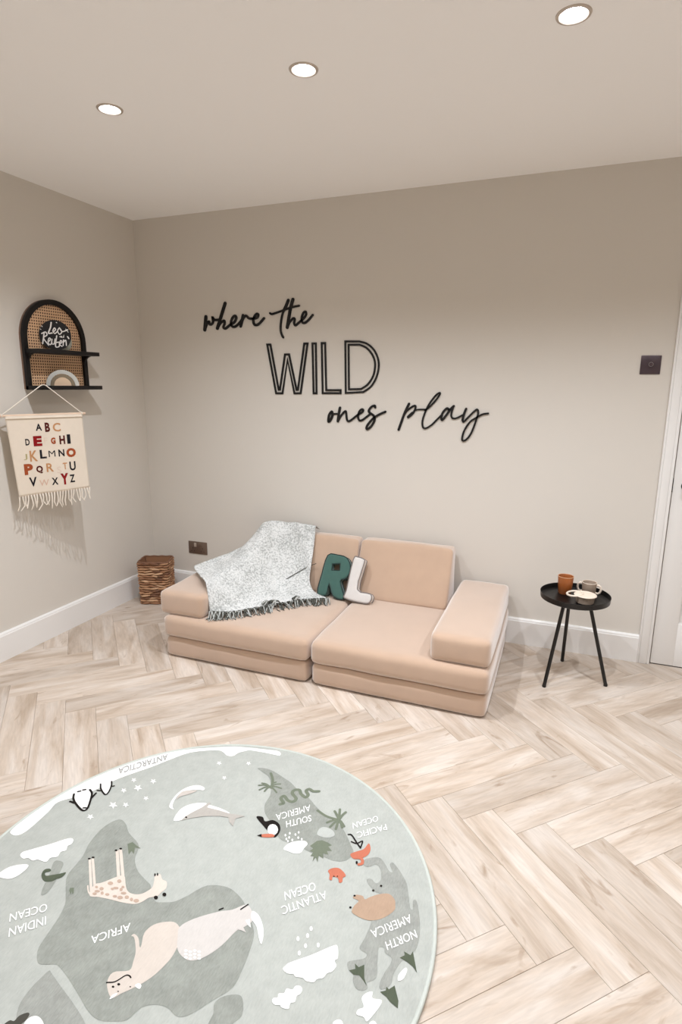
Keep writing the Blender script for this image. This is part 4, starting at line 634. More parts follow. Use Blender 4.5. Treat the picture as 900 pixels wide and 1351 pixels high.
# ---------------------------------------------------------------- play sofa
SX0, SX1, SX2, SX3 = 0.742, 1.571, 1.584, 2.414
SYF, SYB = -0.868, -0.035
PT = 0.1135
sofa = thing('play_sofa', 'beige velour foam play sofa of stacked pads against the lettered wall', 'sofa', ((SX0+SX3)/2, (SYF+SYB)/2, 0))
ox, oy = sofa.location.x, sofa.location.y
def foam(name, a, b, r, par, n=14, puff=0.006, shape=None, seed=0, amp=0.0035, off=(0,0,0)):
    size = [b[i]-a[i] for i in range(3)]; c = [(a[i]+b[i])/2 for i in range(3)]
    bm = rbox_mesh(size, r, n, puff, shape, amp, seed)
    return bm_obj(name, bm, MAT['foam'], par, True, (c[0]-off[0], c[1]-off[1], c[2]-off[2]))
def seam_loop(name, x0, x1, y0, y1, z, par, rr, off, rad=0.0022):
    pts = []
    for cx, cy, a0 in ((x1-rr, y1-rr, 0), (x0+rr, y1-rr, 90), (x0+rr, y0+rr, 180), (x1-rr, y0+rr, 270)):
        for k in range(5): a = math.radians(a0+k*22.5); pts.append((cx+rr*math.cos(a)-off[0], cy+rr*math.sin(a)-off[1], z-off[2]))
    tube(name, pts, rad, MAT['foam_seam'], par, 6, True)
for k, (xa, xb) in enumerate(((SX0, SX1), (SX2, SX3))):
    mod = bpy.data.objects.new('seat_module', None); link(mod, sofa); mod.location = ((xa+xb)/2-ox, 0, 0)
    off = ((xa+xb)/2, oy, 0)
    foam('lower_pad', (xa+0.004, SYF+0.004, 0.0), (xb-0.004, SYB, PT), 0.030, mod, 16, 0.003, None, k+1, 0.002, off)
    foam('upper_pad', (xa-0.002, SYF-0.004, PT-0.003), (xb+0.002, SYB, 2*PT), 0.032, mod, 16, 0.004, None, k+3, 0.003, off)
SO = (ox, oy, 0)
ST = 2*PT-0.004
for k, (xa, xb) in enumerate(((0.705, 0.972), (2.150, 2.412))):
    foam('armrest', (xa, -0.842, ST), (xb, -0.035, 0.352), 0.028, sofa, 16, 0.005, None, 7+k, 0.004, SO)
def wedge(size):
    def f(q):
        t = (q.z/size[2]+0.5); t = max(0, min(1.05, t)); w = 1.0-0.64*t        # thick foot, slim top
        y = (q.y/size[1]-0.5)*w*size[1]+size[1]/2
        return Vector((q.x, y, q.z))
    return f
for k, (xa, xb) in enumerate(((1.0, 1.562), (1.576, 2.108))):
    sz = (xb-xa, 0.22, 0.31)
    bm = rbox_mesh(sz, 0.022, 14, 0.006, wedge(sz), 0.004, 11+k)
    bm_obj('back_cushion', bm, MAT['foam'], sofa, True, ((xa+xb)/2-ox, -0.145-oy, ST+0.155))

# ---------------------------------------------------------------- throw blanket
def throw_material():
    m, nt, b = new_mat('heathered_throw'); tc = node(nt, 'ShaderNodeTexCoord')
    n1 = node(nt, 'ShaderNodeTexNoise'); n1.inputs['Scale'].default_value = 110; n1.inputs['Detail'].default_value = 5
    n2 = node(nt, 'ShaderNodeTexNoise'); n2.inputs['Scale'].default_value = 9; n2.inputs['Detail'].default_value = 3
    for n in (n1, n2): nt.links.new(tc.outputs['Object'], n.inputs['Vector'])
    ad = node(nt, 'ShaderNodeMath', operation='MULTIPLY_ADD'); nt.links.new(n2.outputs['Fac'], ad.inputs[0]); ad.inputs[1].default_value = 0.35; nt.links.new(n1.outputs['Fac'], ad.inputs[2])
    r = node(nt, 'ShaderNodeValToRGB'); e = r.color_ramp.elements
    e[0].position = 0.52; e[0].color = lin((160,162,159)); e[1].position = 0.76; e[1].color = lin((212,213,211)); k = e.new(0.62); k.color = lin((186,188,186))
    nt.links.new(ad.outputs[0], r.inputs['Fac']); nt.links.new(r.outputs['Color'], b.inputs['Base Color'])
    b.inputs['Roughness'].default_value = 0.95; b.inputs['Specular IOR Level'].default_value = 0.1
    bp = node(nt, 'ShaderNodeBump'); bp.inputs['Strength'].default_value = 0.6; bp.inputs['Distance'].default_value = 0.004
    nt.links.new(n1.outputs['Fac'], bp.inputs['Height']); nt.links.new(bp.outputs[0], b.inputs['Normal']); return m
MAT['throw'] = throw_material()
MAT['fringe'] = simple('throw_fringe', (84,84,78), 0.9, spec=0.1, var=0.3, scale=60)
TG = [[(.765,-.40,.40),(.86,-.25,.445),(.95,-.10,.545),(1.1,-.045,.562),(1.28,-.035,.55)],
      [(.735,-.53,.378),(.88,-.40,.415),(.97,-.18,.555),(1.1,-.115,.572),(1.285,-.105,.565)],
      [(.85,-.65,.374),(.95,-.52,.39),(1.03,-.33,.42),(1.15,-.215,.42),(1.31,-.195,.415)],
      [(.955,-.745,.372),(1.03,-.62,.315),(1.1,-.45,.29),(1.21,-.35,.275),(1.35,-.31,.27)],
      [(.992,-.80,.25),(1.09,-.74,.243),(1.2,-.62,.243),(1.33,-.47,.243),(1.48,-.37,.243)]]
def cr1(P, t):
    n = len(P)-1; i = min(int(t*n), n-1); f = t*n-i
    p1, p2 = P[i], P[i+1]; p0 = P[i-1] if i else p1*2-p2; p3 = P[i+2] if i+2 <= n else p2*2-p1
    return 0.5*((2*p1)+(p2-p0)*f+(2*p0-5*p1+4*p2-p3)*f*f+(3*p1-p0-3*p2+p3)*f**3)
NU, NV = 70, 70
rows = []
for j in range(NV+1):
    tv = j/NV; line = [cr1([Vector(TG[r][c]) for r in range(5)], tv) for c in range(5)]
    rows.append([cr1(line, i/NU) for i in range(NU+1)])
V = []
for j in range(NV+1):
    for i in range(NU+1):
        q = rows[j][i].copy(); u, v = i/NU, j/NV
        edge = min(1.0, v*4)*min(1.0, (1-v)*5)
        fold = 0.024*max(0, math.sin(u*11+v*2.4+1.2*math.sin(v*4)))**2+0.012*max(0, math.sin(u*19-v*8))**2+0.007*max(0, math.sin(v*13+u*5))**2
        nz = noise.noise(Vector((u*5, v*5, 2.0)))*0.012
        q += Vector((-0.25, -0.6, 0.75))*(abs(fold)+max(0, nz))*edge
        q.z += 0.004+0.004*abs(math.sin(u*25))*(1-edge)
        V.append(q)
W1 = NU+1
F = [(j*W1+i, j*W1+i+1, (j+1)*W1+i+1, (j+1)*W1+i) for j in range(NV) for i in range(NU)]
thr = thing('throw_blanket', 'pale grey heathered throw with dark fringe draped over the sofa arm and back', 'blanket', (1.1, -0.5, 0.23))
to = Vector((1.1, -0.5, 0.23))
cl = mesh_obj('cloth', [v-to for v in V], F, MAT['throw'], thr, True)
sm = cl.modifiers.new('thickness', 'SOLIDIFY'); sm.thickness = 0.006; sm.offset = 1.0
bm = bmesh.new(); random.seed(3)
MAT['fringe_light'] = simple('throw_fringe_light', (176,178,174), 0.9, spec=0.1)
edge_pts = [Vector(TG[4][c]) for c in range(5)]
def strand(bm, pts, rad, mi):
    n0 = len(bm.faces); add_tube(bm, pts, rad, 5); bm.faces.ensure_lookup_table()
    for f in bm.faces[n0:]: f.material_index = mi
for i in range(150):
    u = min(1, max(0, i/149)); q = cr1(edge_pts, u); d = (cr1(edge_pts, min(1, u+0.01))-cr1(edge_pts, max(0, u-0.01))).normalized(); out = Vector((-d.y, d.x, 0)).normalized()
    if out.y > 0: out = -out
    ln = random.uniform(0.045, 0.075); sw = random.uniform(-0.9, 0.5); a = q+Vector((0, 0, 0.006))-out*0.006
    dirv = (out+d*sw).normalized(); wob = random.uniform(-.012, .012)
    pts = [a, a+dirv*ln*0.3+Vector((0, 0, 0.004)), a+dirv*ln*0.65+d*wob, a+dirv*ln+d*wob*0.4]
    pts = [Vector((w.x, w.y, (w.z if k < 2 else 0.232)+random.uniform(0, .004)))-to for k, w in enumerate(pts)]
    strand(bm, pts, [0.0032, 0.0030, 0.0027, 0.0018], 0 if random.random() < 0.55 else 1)
for cxy in ((1.215, -0.58), (1.245, -0.555), (1.335, -0.452)):      # knotted tassels lying on the cloth
    for k in range(10):
        a = Vector((cxy[0], cxy[1], 0.266)); dv = Vector((random.uniform(-1, .3), random.uniform(-.9, .1), 0)).normalized()
        strand(bm, [w-to for w in (a, a+dv*0.016+Vector((0, 0, .005)), a+dv*0.04+Vector((0, 0, -.008)))], [0.006, 0.0045, 0.002], 0 if k % 2 else 1)
tag(bm_obj('fringe', bm, [MAT['fringe'], MAT['fringe_light']], thr, True), None, None, None, 'stuff')
tube('stripe_yarn', [w-to for w in catmull([(1.185,-0.325,0.305),(1.24,-0.27,0.34),(1.30,-0.235,0.375),(1.335,-0.215,0.39)], False, 4)], 0.0022, MAT['fringe'], thr, 5)

# ---------------------------------------------------------------- letter cushions
def letter_cushion(name, label, cat, outline, hole, base, tilt, depth, mat, pmat):
    t = thing(name, label, cat, base)
    t.rotation_euler = (-tilt, 0, 0)
    P = catmull([(q[0]-base[0], q[1]) for q in outline], True, 3)
    H = [Vector((q[0]-base[0], q[1])) for q in hole] if hole else None
    bm = bmesh.new()
    def lp(pts):
        vs = [bm.verts.new((q[0], 0, q[1])) for q in pts]; return [bm.edges.new((vs[i-1], vs[i])) for i in range(len(vs))]
    es = lp(P)+(lp(H) if H else [])
    bmesh.ops.triangle_fill(bm, edges=es, use_beauty=True)
    g = bmesh.ops.extrude_face_region(bm, geom=bm.faces[:])
    for v in g['geom']:
        if isinstance(v, bmesh.types.BMVert): v.co.y += depth
    bmesh.ops.recalc_face_normals(bm, faces=bm.faces)
    rim = [e for e in bm.edges if len(e.link_faces) == 2 and e.calc_face_angle(0) > 0.9]
    bmesh.ops.bevel(bm, geom=rim, offset=0.012, segments=3, affect='EDGES', profile=0.6)
    soften(bm_obj('body', bm, mat, t), 60)
    for y in (0.004, depth-0.004): tube('piping', [(q[0], y, q[1]) for q in catmull([(w.x, w.y) for w in P], True, 1)], 0.003, pmat, t, 6, True)
    if H:
        tube('piping', [(q[0], 0.003, q[1]) for q in H], 0.003, pmat, t, 6, True)
    return t
MAT['teal'] = simple('teal_velvet', (60,94,86), 0.8, spec=0.25, var=0.18, scale=25, bump=0.2, bscale=500, sheen=0.3)
MAT['teal_dark'] = simple('dark_teal_piping', (30,48,46), 0.8)
MAT['silver'] = simple('silver_velvet', (206,202,198), 0.8, spec=0.25, var=0.06, scale=25, sheen=0.3)
MAT['silver_dark'] = simple('grey_piping', (120,112,108), 0.8)
letter_cushion('letter_cushion', 'dark green velvet cushion shaped like the letter R', 'cushion', CUSH_R, CUSH_R_HOLE, (1.475, -0.333, ST+0.012), math.radians(26), 0.05, MAT['teal'], MAT['teal_dark'])
letter_cushion('letter_cushion', 'pale grey velvet cushion shaped like the letter L', 'cushion', CUSH_L, None, (1.63, -0.343, ST+0.012), math.radians(26), 0.05, MAT['silver'], MAT['silver_dark'])

# ---------------------------------------------------------------- side table, cups, plate
tb = thing('side_table', 'small round black metal tray table on three splayed legs', 'table', (2.735, -0.325, 0))
lathe('tray', [(0, 0.412), (0.150, 0.412), (0.156, 0.415), (0.1585, 0.440), (0.1565, 0.4405), (0.153, 0.418), (0.148, 0.4155), (0, 0.4155)], MAT['black'], tb, 64)
for (lx, ly), (tx, ty) in (((2.633, -0.463), (2.69, -0.385)), ((2.71, -0.146), (2.715, -0.255)), ((2.908, -0.345), (2.80, -0.33))):
    lg = tube('leg', [(tx-2.735, ty+0.325, 0.4125), (lx-2.735, ly+0.325, 0.006)], 0.0085, MAT['black'], tb, 14)
    lathe('foot', [(0, 0), (0.009, 0), (0.0095, 0.006), (0.0085, 0.012), (0, 0.012)], MAT['black'], tb, 14, (lx-2.735, ly+0.325, 0))
def glaze(name, a, b, s): return simple(name, a, 0.3, spec=0.5, var=0.35, scale=s)
MAT['amber'] = simple('amber_glaze', (150,84,40), 0.28, var=0.35, scale=18, stretch=(1,1,0.25))
MAT['taupe_cup'] = simple('taupe_silicone', (164,146,130), 0.55)
MAT['bone'] = simple('bone_silicone', (222,208,192), 0.5)
ZT = 0.4156
cup = thing('cup', 'amber glazed tumbler on the black side table', 'cup', (2.688, -0.272, ZT))
lathe('body', [(0, 0), (0.027, 0), (0.030, 0.004), (0.0345, 0.05), (0.0365, 0.088), (0.0355, 0.0895), (0.0335, 0.087), (0.031, 0.05), (0.027, 0.008), (0, 0.007)], MAT['amber'], cup, 40)
tube('rim', [(0.036*math.cos(2*math.pi*k/40), 0.036*math.sin(2*math.pi*k/40), 0.0885) for k in range(40)], 0.0015, simple('pale_rim', (206,160,124), 0.3), cup, 6, True)
mug = thing('cup', 'taupe two-handled toddler cup on the black side table', 'cup', (2.797, -0.258, ZT), math.radians(-12))
lathe('body', [(0, 0), (0.026, 0), (0.030, 0.005), (0.0335, 0.060), (0.034, 0.066), (0.0325, 0.067), (0.031, 0.062), (0.027, 0.009), (0, 0.008)], MAT['taupe_cup'], mug, 40)
tube('rim', [(0.033*math.cos(2*math.pi*k/40), 0.033*math.sin(2*math.pi*k/40), 0.0665) for k in range(40)], 0.0017, MAT['bone'], mug, 6, True)
for s in (-1, 1): tube('handle', [(s*x, 0, z) for x, z in ((0.030, 0.056), (0.042, 0.058), (0.051, 0.050), (0.053, 0.036), (0.049, 0.022), (0.040, 0.016), (0.029, 0.018))], 0.0052, MAT['bone'], mug, 10)
bw = thing('toy_bowl', 'bone coloured lidded snack bowl with a ring handle on the black side table', 'bowl', (2.778, -0.372, ZT), math.radians(176))
lathe('body', [(0, 0), (0.034, 0), (0.039, 0.004), (0.0435, 0.030), (0.044, 0.036), (0, 0.036)], MAT['taupe_cup'], bw, 44)
lathe('lid', [(0.044, 0.0355), (0.049, 0.036), (0.0505, 0.039), (0.048, 0.042), (0.044, 0.0425), (0.042, 0.0405), (0.028, 0.041), (0.014, 0.0415), (0.013, 0.0405), (0, 0.0408), (0, 0.0355)], MAT['bone'], bw, 44)
ring = [(0.046+0.034*math.cos(a), 0.038*math.sin(a), 0.0375-0.004*math.cos(a)) for a in [2*math.pi*k/36 for k in range(36)]]
tube('ring_handle', ring, 0.0052, MAT['bone'], bw, 8, True)

# ---------------------------------------------------------------- woven basket
BW, BD, BH = 0.205, 0.165, 0.285
bk = thing('woven_basket', 'brown woven water hyacinth basket standing in the corner beside the sofa', 'basket', (0.192, -0.225, 0), math.radians(22))
WV = [simple('weave_%d' % i, c, 0.75, var=0.28, scale=45, bump=0.3, bscale=150) for i, c in enumerate(((150,108,78), (176,134,100), (118,82,60), (196,158,124)))]
def rrect(hw, hd, r, n):
    pts = []; segs = [(hw-r, -hd, hw-r, hd)]
    L = [2*(hw-r), 2*(hd-r)]; per = 2*sum(L)+2*math.pi*r; out = []
    for k in range(n):
        s = per*k/n
        for ex, ey, dx, dy, ln in ((-(hw-r), -hd, 1, 0, L[0]), (hw, -(hd-r), 0, 1, L[1]), (hw-r, hd, -1, 0, L[0]), (-hw, hd-r, 0, -1, L[1])):
            if s < ln: out.append((ex+dx*s, ey+dy*s, dy, -dx)); break
            s -= ln; al = math.pi*r/2
            if s < al:
                a = s/r; cx, cy = ex+dx*ln-dy*r, ey+dy*ln+dx*r
                nx = dy*math.cos(a)+dx*math.sin(a); ny = -dx*math.cos(a)+dy*math.sin(a)
                out.append((cx+nx*r, cy+ny*r, nx, ny)); break
            s -= al
    return out
random.seed(5)
NR = 17
for r_ in range(NR):           # rows of plump twisted strands, each tucked under the next
    z = 0.010+(BH-0.020)*r_/(NR-1); f = 0.93+0.07*z/BH
    base_pts = rrect(BW/2*f-0.005, BD/2*f-0.005, 0.018, 240); bm = bmesh.new(); k0 = random.randrange(240); k = 0
    while k < 240:
        ln = random.randint(17, 24); sl = random.choice((-1, 1))*random.uniform(0.002, 0.006); ro = random.uniform(0.0058, 0.0082); pts = []; rad = []
        for s_ in range(9):
            t = s_/8; x, y, nx, ny = base_pts[(k0+k+int(t*(ln+7))) % 240]; o_ = 0.0065*math.sin(math.pi*t)-0.004
            pts.append((x+nx*o_, y+ny*o_, min(BH, max(0.006, z+sl*(t-0.5)*2)))); rad.append(ro*(0.25+0.75*math.sin(math.pi*t)**0.7))
        n0 = len(bm.faces); add_tube(bm, pts, rad, 6); bm.faces.ensure_lookup_table(); mi = random.choice((0, 0, 1, 1, 2, 3))
        for fc in bm.faces[n0:]: fc.material_index = mi
        k += ln
    bm_obj('weave_row', bm, WV, bk, True)
lin_m = simple('basket_inside', (150,108,78), 0.9)
for a, c in (((-1, -1), (1, -1)), ((1, -1), (1, 1)), ((1, 1), (-1, 1)), ((-1, 1), (-1, -1))):
    h0x, h0y, h1x, h1y = BW/2*0.93-0.011, BD/2*0.93-0.011, BW/2-0.011, BD/2-0.011
    mesh_obj('side_wall', [(a[0]*h0x, a[1]*h0y, 0.004), (c[0]*h0x, c[1]*h0y, 0.004), (c[0]*h1x, c[1]*h1y, BH-0.004), (a[0]*h1x, a[1]*h1y, BH-0.004)], [(0, 1, 2, 3)], lin_m, bk)
for x in (-1, 1):
    for y in (-1, 1): tube('corner_stake', [(x*(BW/2*0.9-0.012), y*(BD/2*0.9-0.012), 0.002), (x*(BW/2-0.013), y*(BD/2-0.013), BH)], 0.006, WV[2], bk, 8)
box('base', (-BW/2*0.9+0.004, -BD/2*0.9+0.004, 0.001), (BW/2*0.9-0.004, BD/2*0.9-0.004, 0.012), WV[2], bk)
tube('rim', [(q[0], q[1], BH-0.002+0.0015*math.sin(k*1.3)) for k, q in enumerate(rrect(BW/2-0.006, BD/2-0.006, 0.02, 60))], 0.006, WV[2], bk, 8, True)

# ---------------------------------------------------------------- socket and light switch
so = thing('wall_socket', 'dark bronze double socket plate low on the wall beside the sofa', 'socket', (0.368, 0, 0.3235))
box('plate', (-0.0735, -0.005, -0.043), (0.0735, 0, 0.043), MAT['bronze'], so, 0.002)
for s in (-1, 1):
    box('rocker', (s*0.018-0.009, -0.0085, 0.006), (s*0.018+0.009, -0.004, 0.034), MAT['nickel'] if s < 0 else MAT['bronze'], so, 0.0015)
    for dx, dz, w, h in ((0, -0.002, 0.004, 0.008), (-0.011, -0.024, 0.007, 0.004), (0.011, -0.024, 0.007, 0.004)):
        box('pin_slot', (s*0.038+dx-w/2, -0.0056, dz-h/2), (s*0.038+dx+w/2, -0.004, dz+h/2), MAT['black'], so)
sw = thing('light_switch', 'square dark metal dimmer switch plate beside the door', 'switch', (2.978, 0, 1.509))
box('plate', (-0.0435, -0.005, -0.0435), (0.0435, 0, 0.0435), MAT['plum'], sw, 0.002)
bm = bmesh.new(); add_tube(bm, [(0, -0.004, 0.002), (0, -0.019, 0.002)], 0.009, 24); soften(bm_obj('dimmer_knob', bm, MAT['plum'], sw))
tube('knob_collar', [(0.0095*math.cos(2*math.pi*k/24), -0.0185, 0.002+0.0095*math.sin(2*math.pi*k/24)) for k in range(24)], 0.0010, MAT['steel'], sw, 6, True)

# ---------------------------------------------------------------- wall lettering
SIGN_LABEL = {'where': 'black cut-out script word where, start of the wall lettering', 'the': 'black cut-out script word the, before the outlined capitals', 'W': 'black outlined capital letter W of the wall lettering',
              'I': 'black outlined capital letter I of the wall lettering', 'L': 'black outlined capital letter L of the wall lettering', 'D': 'black outlined capital letter D of the wall lettering',
              'ones': 'black cut-out script word ones below the outlined capitals', 'play': 'black cut-out script word play, end of the wall lettering'}
for key, strokes in SIGN.items():
    Vv, Ff = [], []
    for si, (pts, w, mode) in enumerate(strokes):
        path = catmull(pts, mode == 1, 6) if (mode < 2) else [Vector(q) for q in pts]
        if mode == 2 and len(pts) == 10 and key == 'D': path = path[:2]+[q for q in catmull(pts[1:9], False, 5)][1:]+path[9:]
        v2, f2 = stroke_faces(path, w*(0.98 if mode == 2 else 1.1), mode > 0); y0 = -0.0055-0.0003*si
        A, FF = extrude_flat(v2, f2, lambda q: (q[0], y0, q[1]), (0, -y0, 0))
        b0 = len(Vv); Vv += A; Ff += [tuple(b0+i for i in f) for f in FF]
    cx = sum(v.x for v in Vv)/len(Vv); cz = min(v.z for v in Vv)
    o = mesh_obj('wall_letter' if key.isupper() else 'wall_word', [v-Vector((cx, 0, cz)) for v in Vv], Ff, MAT['black_sign'], None, False, (cx, 0, cz))
    bm = bmesh.new(); bm.from_mesh(o.data); bmesh.ops.recalc_face_normals(bm, faces=bm.faces); bm.to_mesh(o.data); bm.free()
    tag(o, SIGN_LABEL[key], 'wall lettering', 'black wall lettering')

# ---------------------------------------------------------------- arched wall shelf
SHY0, SHY1, SHZ0, SHZ1, SHD = -0.918, -0.502, 1.375, 1.84, 0.03
yc = (SHY0+SHY1)/2; hw = (SHY1-SHY0)/2; BARW = 0.026; spring = SHZ1-hw
def arch(h, zb, n=28):
    return [(yc-h, zb)]+[(yc-h*math.cos(math.pi*k/n), spring+h*math.sin(math.pi*k/n)) for k in range(n+1)]+[(yc+h, zb)]
sh = thing('arched_shelf', 'black arched wall shelf with woven cane back and two ledges', 'shelf', (0, yc, SHZ0))
def rel(v): return Vector((v[0], v[1]-yc, v[2]-SHZ0))
O = arch(hw, SHZ0); I = arch(hw-BARW, SHZ0); n = len(O)
V2 = [Vector(q) for q in O+I]; F2 = [(i, i+1, n+i+1, n+i) for i in range(n-1)]
A, FF = extrude_flat(V2, F2, lambda q: rel((SHD, q[0], q[1])), (-(SHD-0.012), 0, 0))
o = mesh_obj('arch_frame', A, FF, MAT['black_wood'], sh); bmx = bmesh.new(); bmx.from_mesh(o.data); bmesh.ops.recalc_face_normals(bmx, faces=bmx.faces); bmx.to_mesh(o.data); bmx.free()
O2 = arch(hw-0.0005, SHZ0+0.001); I2 = arch(hw-0.012, SHZ0+0.001)
A, FF = extrude_flat([Vector(q) for q in O2+I2], F2, lambda q: rel((0.0185, q[0], q[1])), (-0.0185, 0, 0))
o = mesh_obj('arch_edge', A, FF, MAT['wood_edge'], sh); bmx = bmesh.new(); bmx.from_mesh(o.data); bmesh.ops.recalc_face_normals(bmx, faces=bmx.faces); bmx.to_mesh(o.data); bmx.free()
def cane_material():
    m, nt, b = new_mat('cane_webbing'); tc = node(nt, 'ShaderNodeTexCoord'); sp = node(nt, 'ShaderNodeSeparateXYZ'); nt.links.new(tc.outputs['Object'], sp.inputs[0])
    def s(out, f):
        a = node(nt, 'ShaderNodeMath', operation='MULTIPLY'); nt.links.new(out, a.inputs[0]); a.inputs[1].default_value = 2*math.pi/f
        c = node(nt, 'ShaderNodeMath', operation='COSINE'); nt.links.new(a.outputs[0], c.inputs[0]); return c
    c1, c2 = s(sp.outputs['Y'], 0.0145), s(sp.outputs['Z'], 0.0145)
    ad = node(nt, 'ShaderNodeMath', operation='ADD'); nt.links.new(c1.outputs[0], ad.inputs[0]); nt.links.new(c2.outputs[0], ad.inputs[1])
    r = node(nt, 'ShaderNodeValToRGB'); e = r.color_ramp.elements; e[0].position = 0.55; e[0].color = lin((222,184,146)); e[1].position = 0.80; e[1].color = lin((44,24,18)); k = e.new(0.66); k.color = lin((184,132,96))
    mr = node(nt, 'ShaderNodeMapRange'); mr.inputs['From Min'].default_value = -2; mr.inputs['From Max'].default_value = 2; nt.links.new(ad.outputs[0], mr.inputs['Value'])
    nt.links.new(mr.outputs[0], r.inputs['Fac']); nt.links.new(r.outputs['Color'], b.inputs['Base Color']); b.inputs['Roughness'].default_value = 0.65
    bp = node(nt, 'ShaderNodeBump', invert=True); bp.inputs['Strength'].default_value = 0.8; bp.inputs['Distance'].default_value = 0.002
    nt.links.new(mr.outputs[0], bp.inputs['Height']); nt.links.new(bp.outputs[0], b.inputs['Normal']); return m
MAT['cane'] = cane_material()
P = arch(hw-0.008, SHZ0+0.002); T = tessellate(P)
A, FF = extrude_flat([Vector(q) for q in P], T, lambda q: rel((0.014, q[0], q[1])), (-0.004, 0, 0))
mesh_obj('cane_back', A, FF, MAT['cane'], sh)
ZM, ZB = 1.578, 1.394          # tops of the ledges
def rbx(name, a, b, bev=0.0015): return box(name, rel(a), rel(b), MAT['black_wood'], sh, bev)
rbx('ledge', (0.012, SHY0+0.006, ZM-0.021), (0.123, SHY1, ZM)); rbx('ledge', (0.012, SHY0, ZB-0.021), (0.125, SHY1, ZB))
for yy in (SHY0+0.012, SHY1-0.024):       # little brackets under the upper ledge
    V2 = [Vector(q) for q in ((0.028, ZM-0.02), (0.075, ZM-0.02), (0.05, ZM-0.03), (0.036, ZM-0.045), (0.028, ZM-0.062))]
    A, FF = extrude_flat(V2, tessellate(V2), lambda q: rel((q[0], yy, q[1])), (0, 0.012, 0)); mesh_obj('bracket', A, FF, MAT['black_wood'], sh)
bm = bmesh.new(); add_tube(bm, [rel((0.122, -0.925+0.003, 1.389)), rel((0.142, -0.922, 1.391))], 0.006, 12); soften(bm_obj('peg', bm, MAT['black_wood'], sh))
# name disc
DR = 0.0765; TURN = math.radians(-40)
nd = thing('name_plaque', 'round black name plaque with white hand lettering on the arched shelf', 'plaque', (0.07, -0.752, ZM), TURN)
bm = bmesh.new(); add_tube(bm, [(-0.006, 0, DR+0.0003), (0, 0, DR+0.0003)], DR, 56); soften(bm_obj('disc', bm, MAT['black_wood'], nd), 30)
MAT['chalk'] = simple('white_paint_pen', (232,228,224), 0.6)
Vv, Ff = [], []
for k, (pts, w, mode) in enumerate(DISC_STROKES):
    path = catmull(pts, False, 5) if len(pts) > 2 else [Vector(q) for q in pts]
    v2, f2 = stroke_faces(path, w*0.72); b0 = len(Vv)
    for q in v2: Vv.append(Vector((0.0006+0.00003*k, q[0], q[1])))
    Ff += [tuple(b0+i for i in f) for f in f2]
mesh_obj('hand_lettering', Vv, Ff, MAT['chalk'], nd)
pd = thing('sage_disc', 'small pale sage round plate leaning behind the black name plaque', 'ornament', (0.036, -0.668, ZM+0.0003))
bm = bmesh.new(); add_tube(bm, [(-0.005, 0, 0.052), (0.005, 0, 0.052)], 0.052, 40); soften(bm_obj('plate', bm, simple('sage_paint', (176,178,166), 0.7), pd), 30)
# wooden rainbow
rb = thing('toy_rainbow', 'small stacking wooden rainbow in muted tones on the lower shelf ledge', 'toy', (0.074, -0.737, ZB+0.0003), TURN)
for nm, r0, r1, c in (('outer_arch', 0.061, 0.081, (196,196,190)), ('middle_arch', 0.044, 0.059, (134,120,98)), ('inner_arch', 0.0, 0.0425, (226,198,168))):
    nn = 28; V2 = [Vector((r1*math.cos(math.pi*k/nn), 1.02*r1*math.sin(math.pi*k/nn))) for k in range(nn+1)]
    if r0 > 0:
        V2 += [Vector((r0*math.cos(math.pi*k/nn), 1.02*r0*math.sin(math.pi*k/nn))) for k in range(nn+1)]; F2 = [(k, k+1, nn+2+k, nn+1+k) for k in range(nn)]
    else: F2 = [tuple(range(nn+1))]
    A, FF = extrude_flat(V2, F2, lambda q: (0.010, q[0], q[1]), (-0.020, 0, 0))
    bmx = bmesh.new(); vs = [bmx.verts.new(v) for v in A]
    for f in FF: bmx.faces.new([vs[i] for i in f])
    soften(bm_obj(nm, bmx, simple('rainbow_'+nm, c, 0.6), rb), 30)

# ---------------------------------------------------------------- alphabet banner
BLp, BRp = Vector((0.05, -1.118, 1.249)), Vector((0.21, -0.745, 1.25))
be = (BRp-BLp); be.z = 0; blen = be.length; be.normalize(); bn = Vector((-be.y, be.x, 0))
if bn.x < 0: bn = -bn
ban = thing('alphabet_banner', 'cream canvas alphabet banner with fringe hanging on a wooden dowel below the arched shelf', 'banner', (BLp.x, BLp.y, 0.84))
def bp3(s, z, out=0.0): return BLp+be*s+bn*out+Vector((0, 0, z-BLp.z))-Vector((BLp.x, BLp.y, 0.84))
tube('dowel', [bp3(-0.022, 1.2485), bp3(blen+0.008, 1.2505)], 0.0062, MAT['dowel'], ban, 12)
apex = Vector((0.136, -0.922, 1.399))-Vector((BLp.x, BLp.y, 0.84))
tube('cord', [bp3(0.006, 1.252, 0.004), apex+Vector((-0.004, -0.012, -0.004)), apex, apex+Vector((0.005, 0.012, -0.003)), bp3(blen-0.012, 1.253, 0.004)], 0.0024, MAT['cord'], ban, 8)
for s_ in (0.006, blen-0.012): tube('cord_wrap', [bp3(s_+0.0085*0, 1.249)+bn*0.0082*math.cos(a)+Vector((0,0,0.0082*math.sin(a))) for a in [2*math.pi*k/12 for k in range(12)]], 0.0024, MAT['cord'], ban, 6, True)
def wav(s, z):
    t = (1.243-z)/0.4
    return 0.004*math.sin(s*26+1.0)*t+0.010*max(0, t-0.75)*math.sin(s*14+2.2)
NB, NZ = 40, 30; V = []; F = []
for j in range(NZ+1):
    for i in range(NB+1):
        t = j/NZ; s0, s1 = 0.022+0.022*t, 0.396+0.008*t
        s_ = s0+(s1-s0)*i/NB; zb = 0.841+0.007*i/NB; z = 1.247+(zb-1.247)*t
        V.append(bp3(s_, z, wav(s_, z)+(0.0065 if t < 0.02 else 0.0)))
F = [(j*(NB+1)+i, j*(NB+1)+i+1, (j+1)*(NB+1)+i+1, (j+1)*(NB+1)+i) for j in range(NZ) for i in range(NB)]
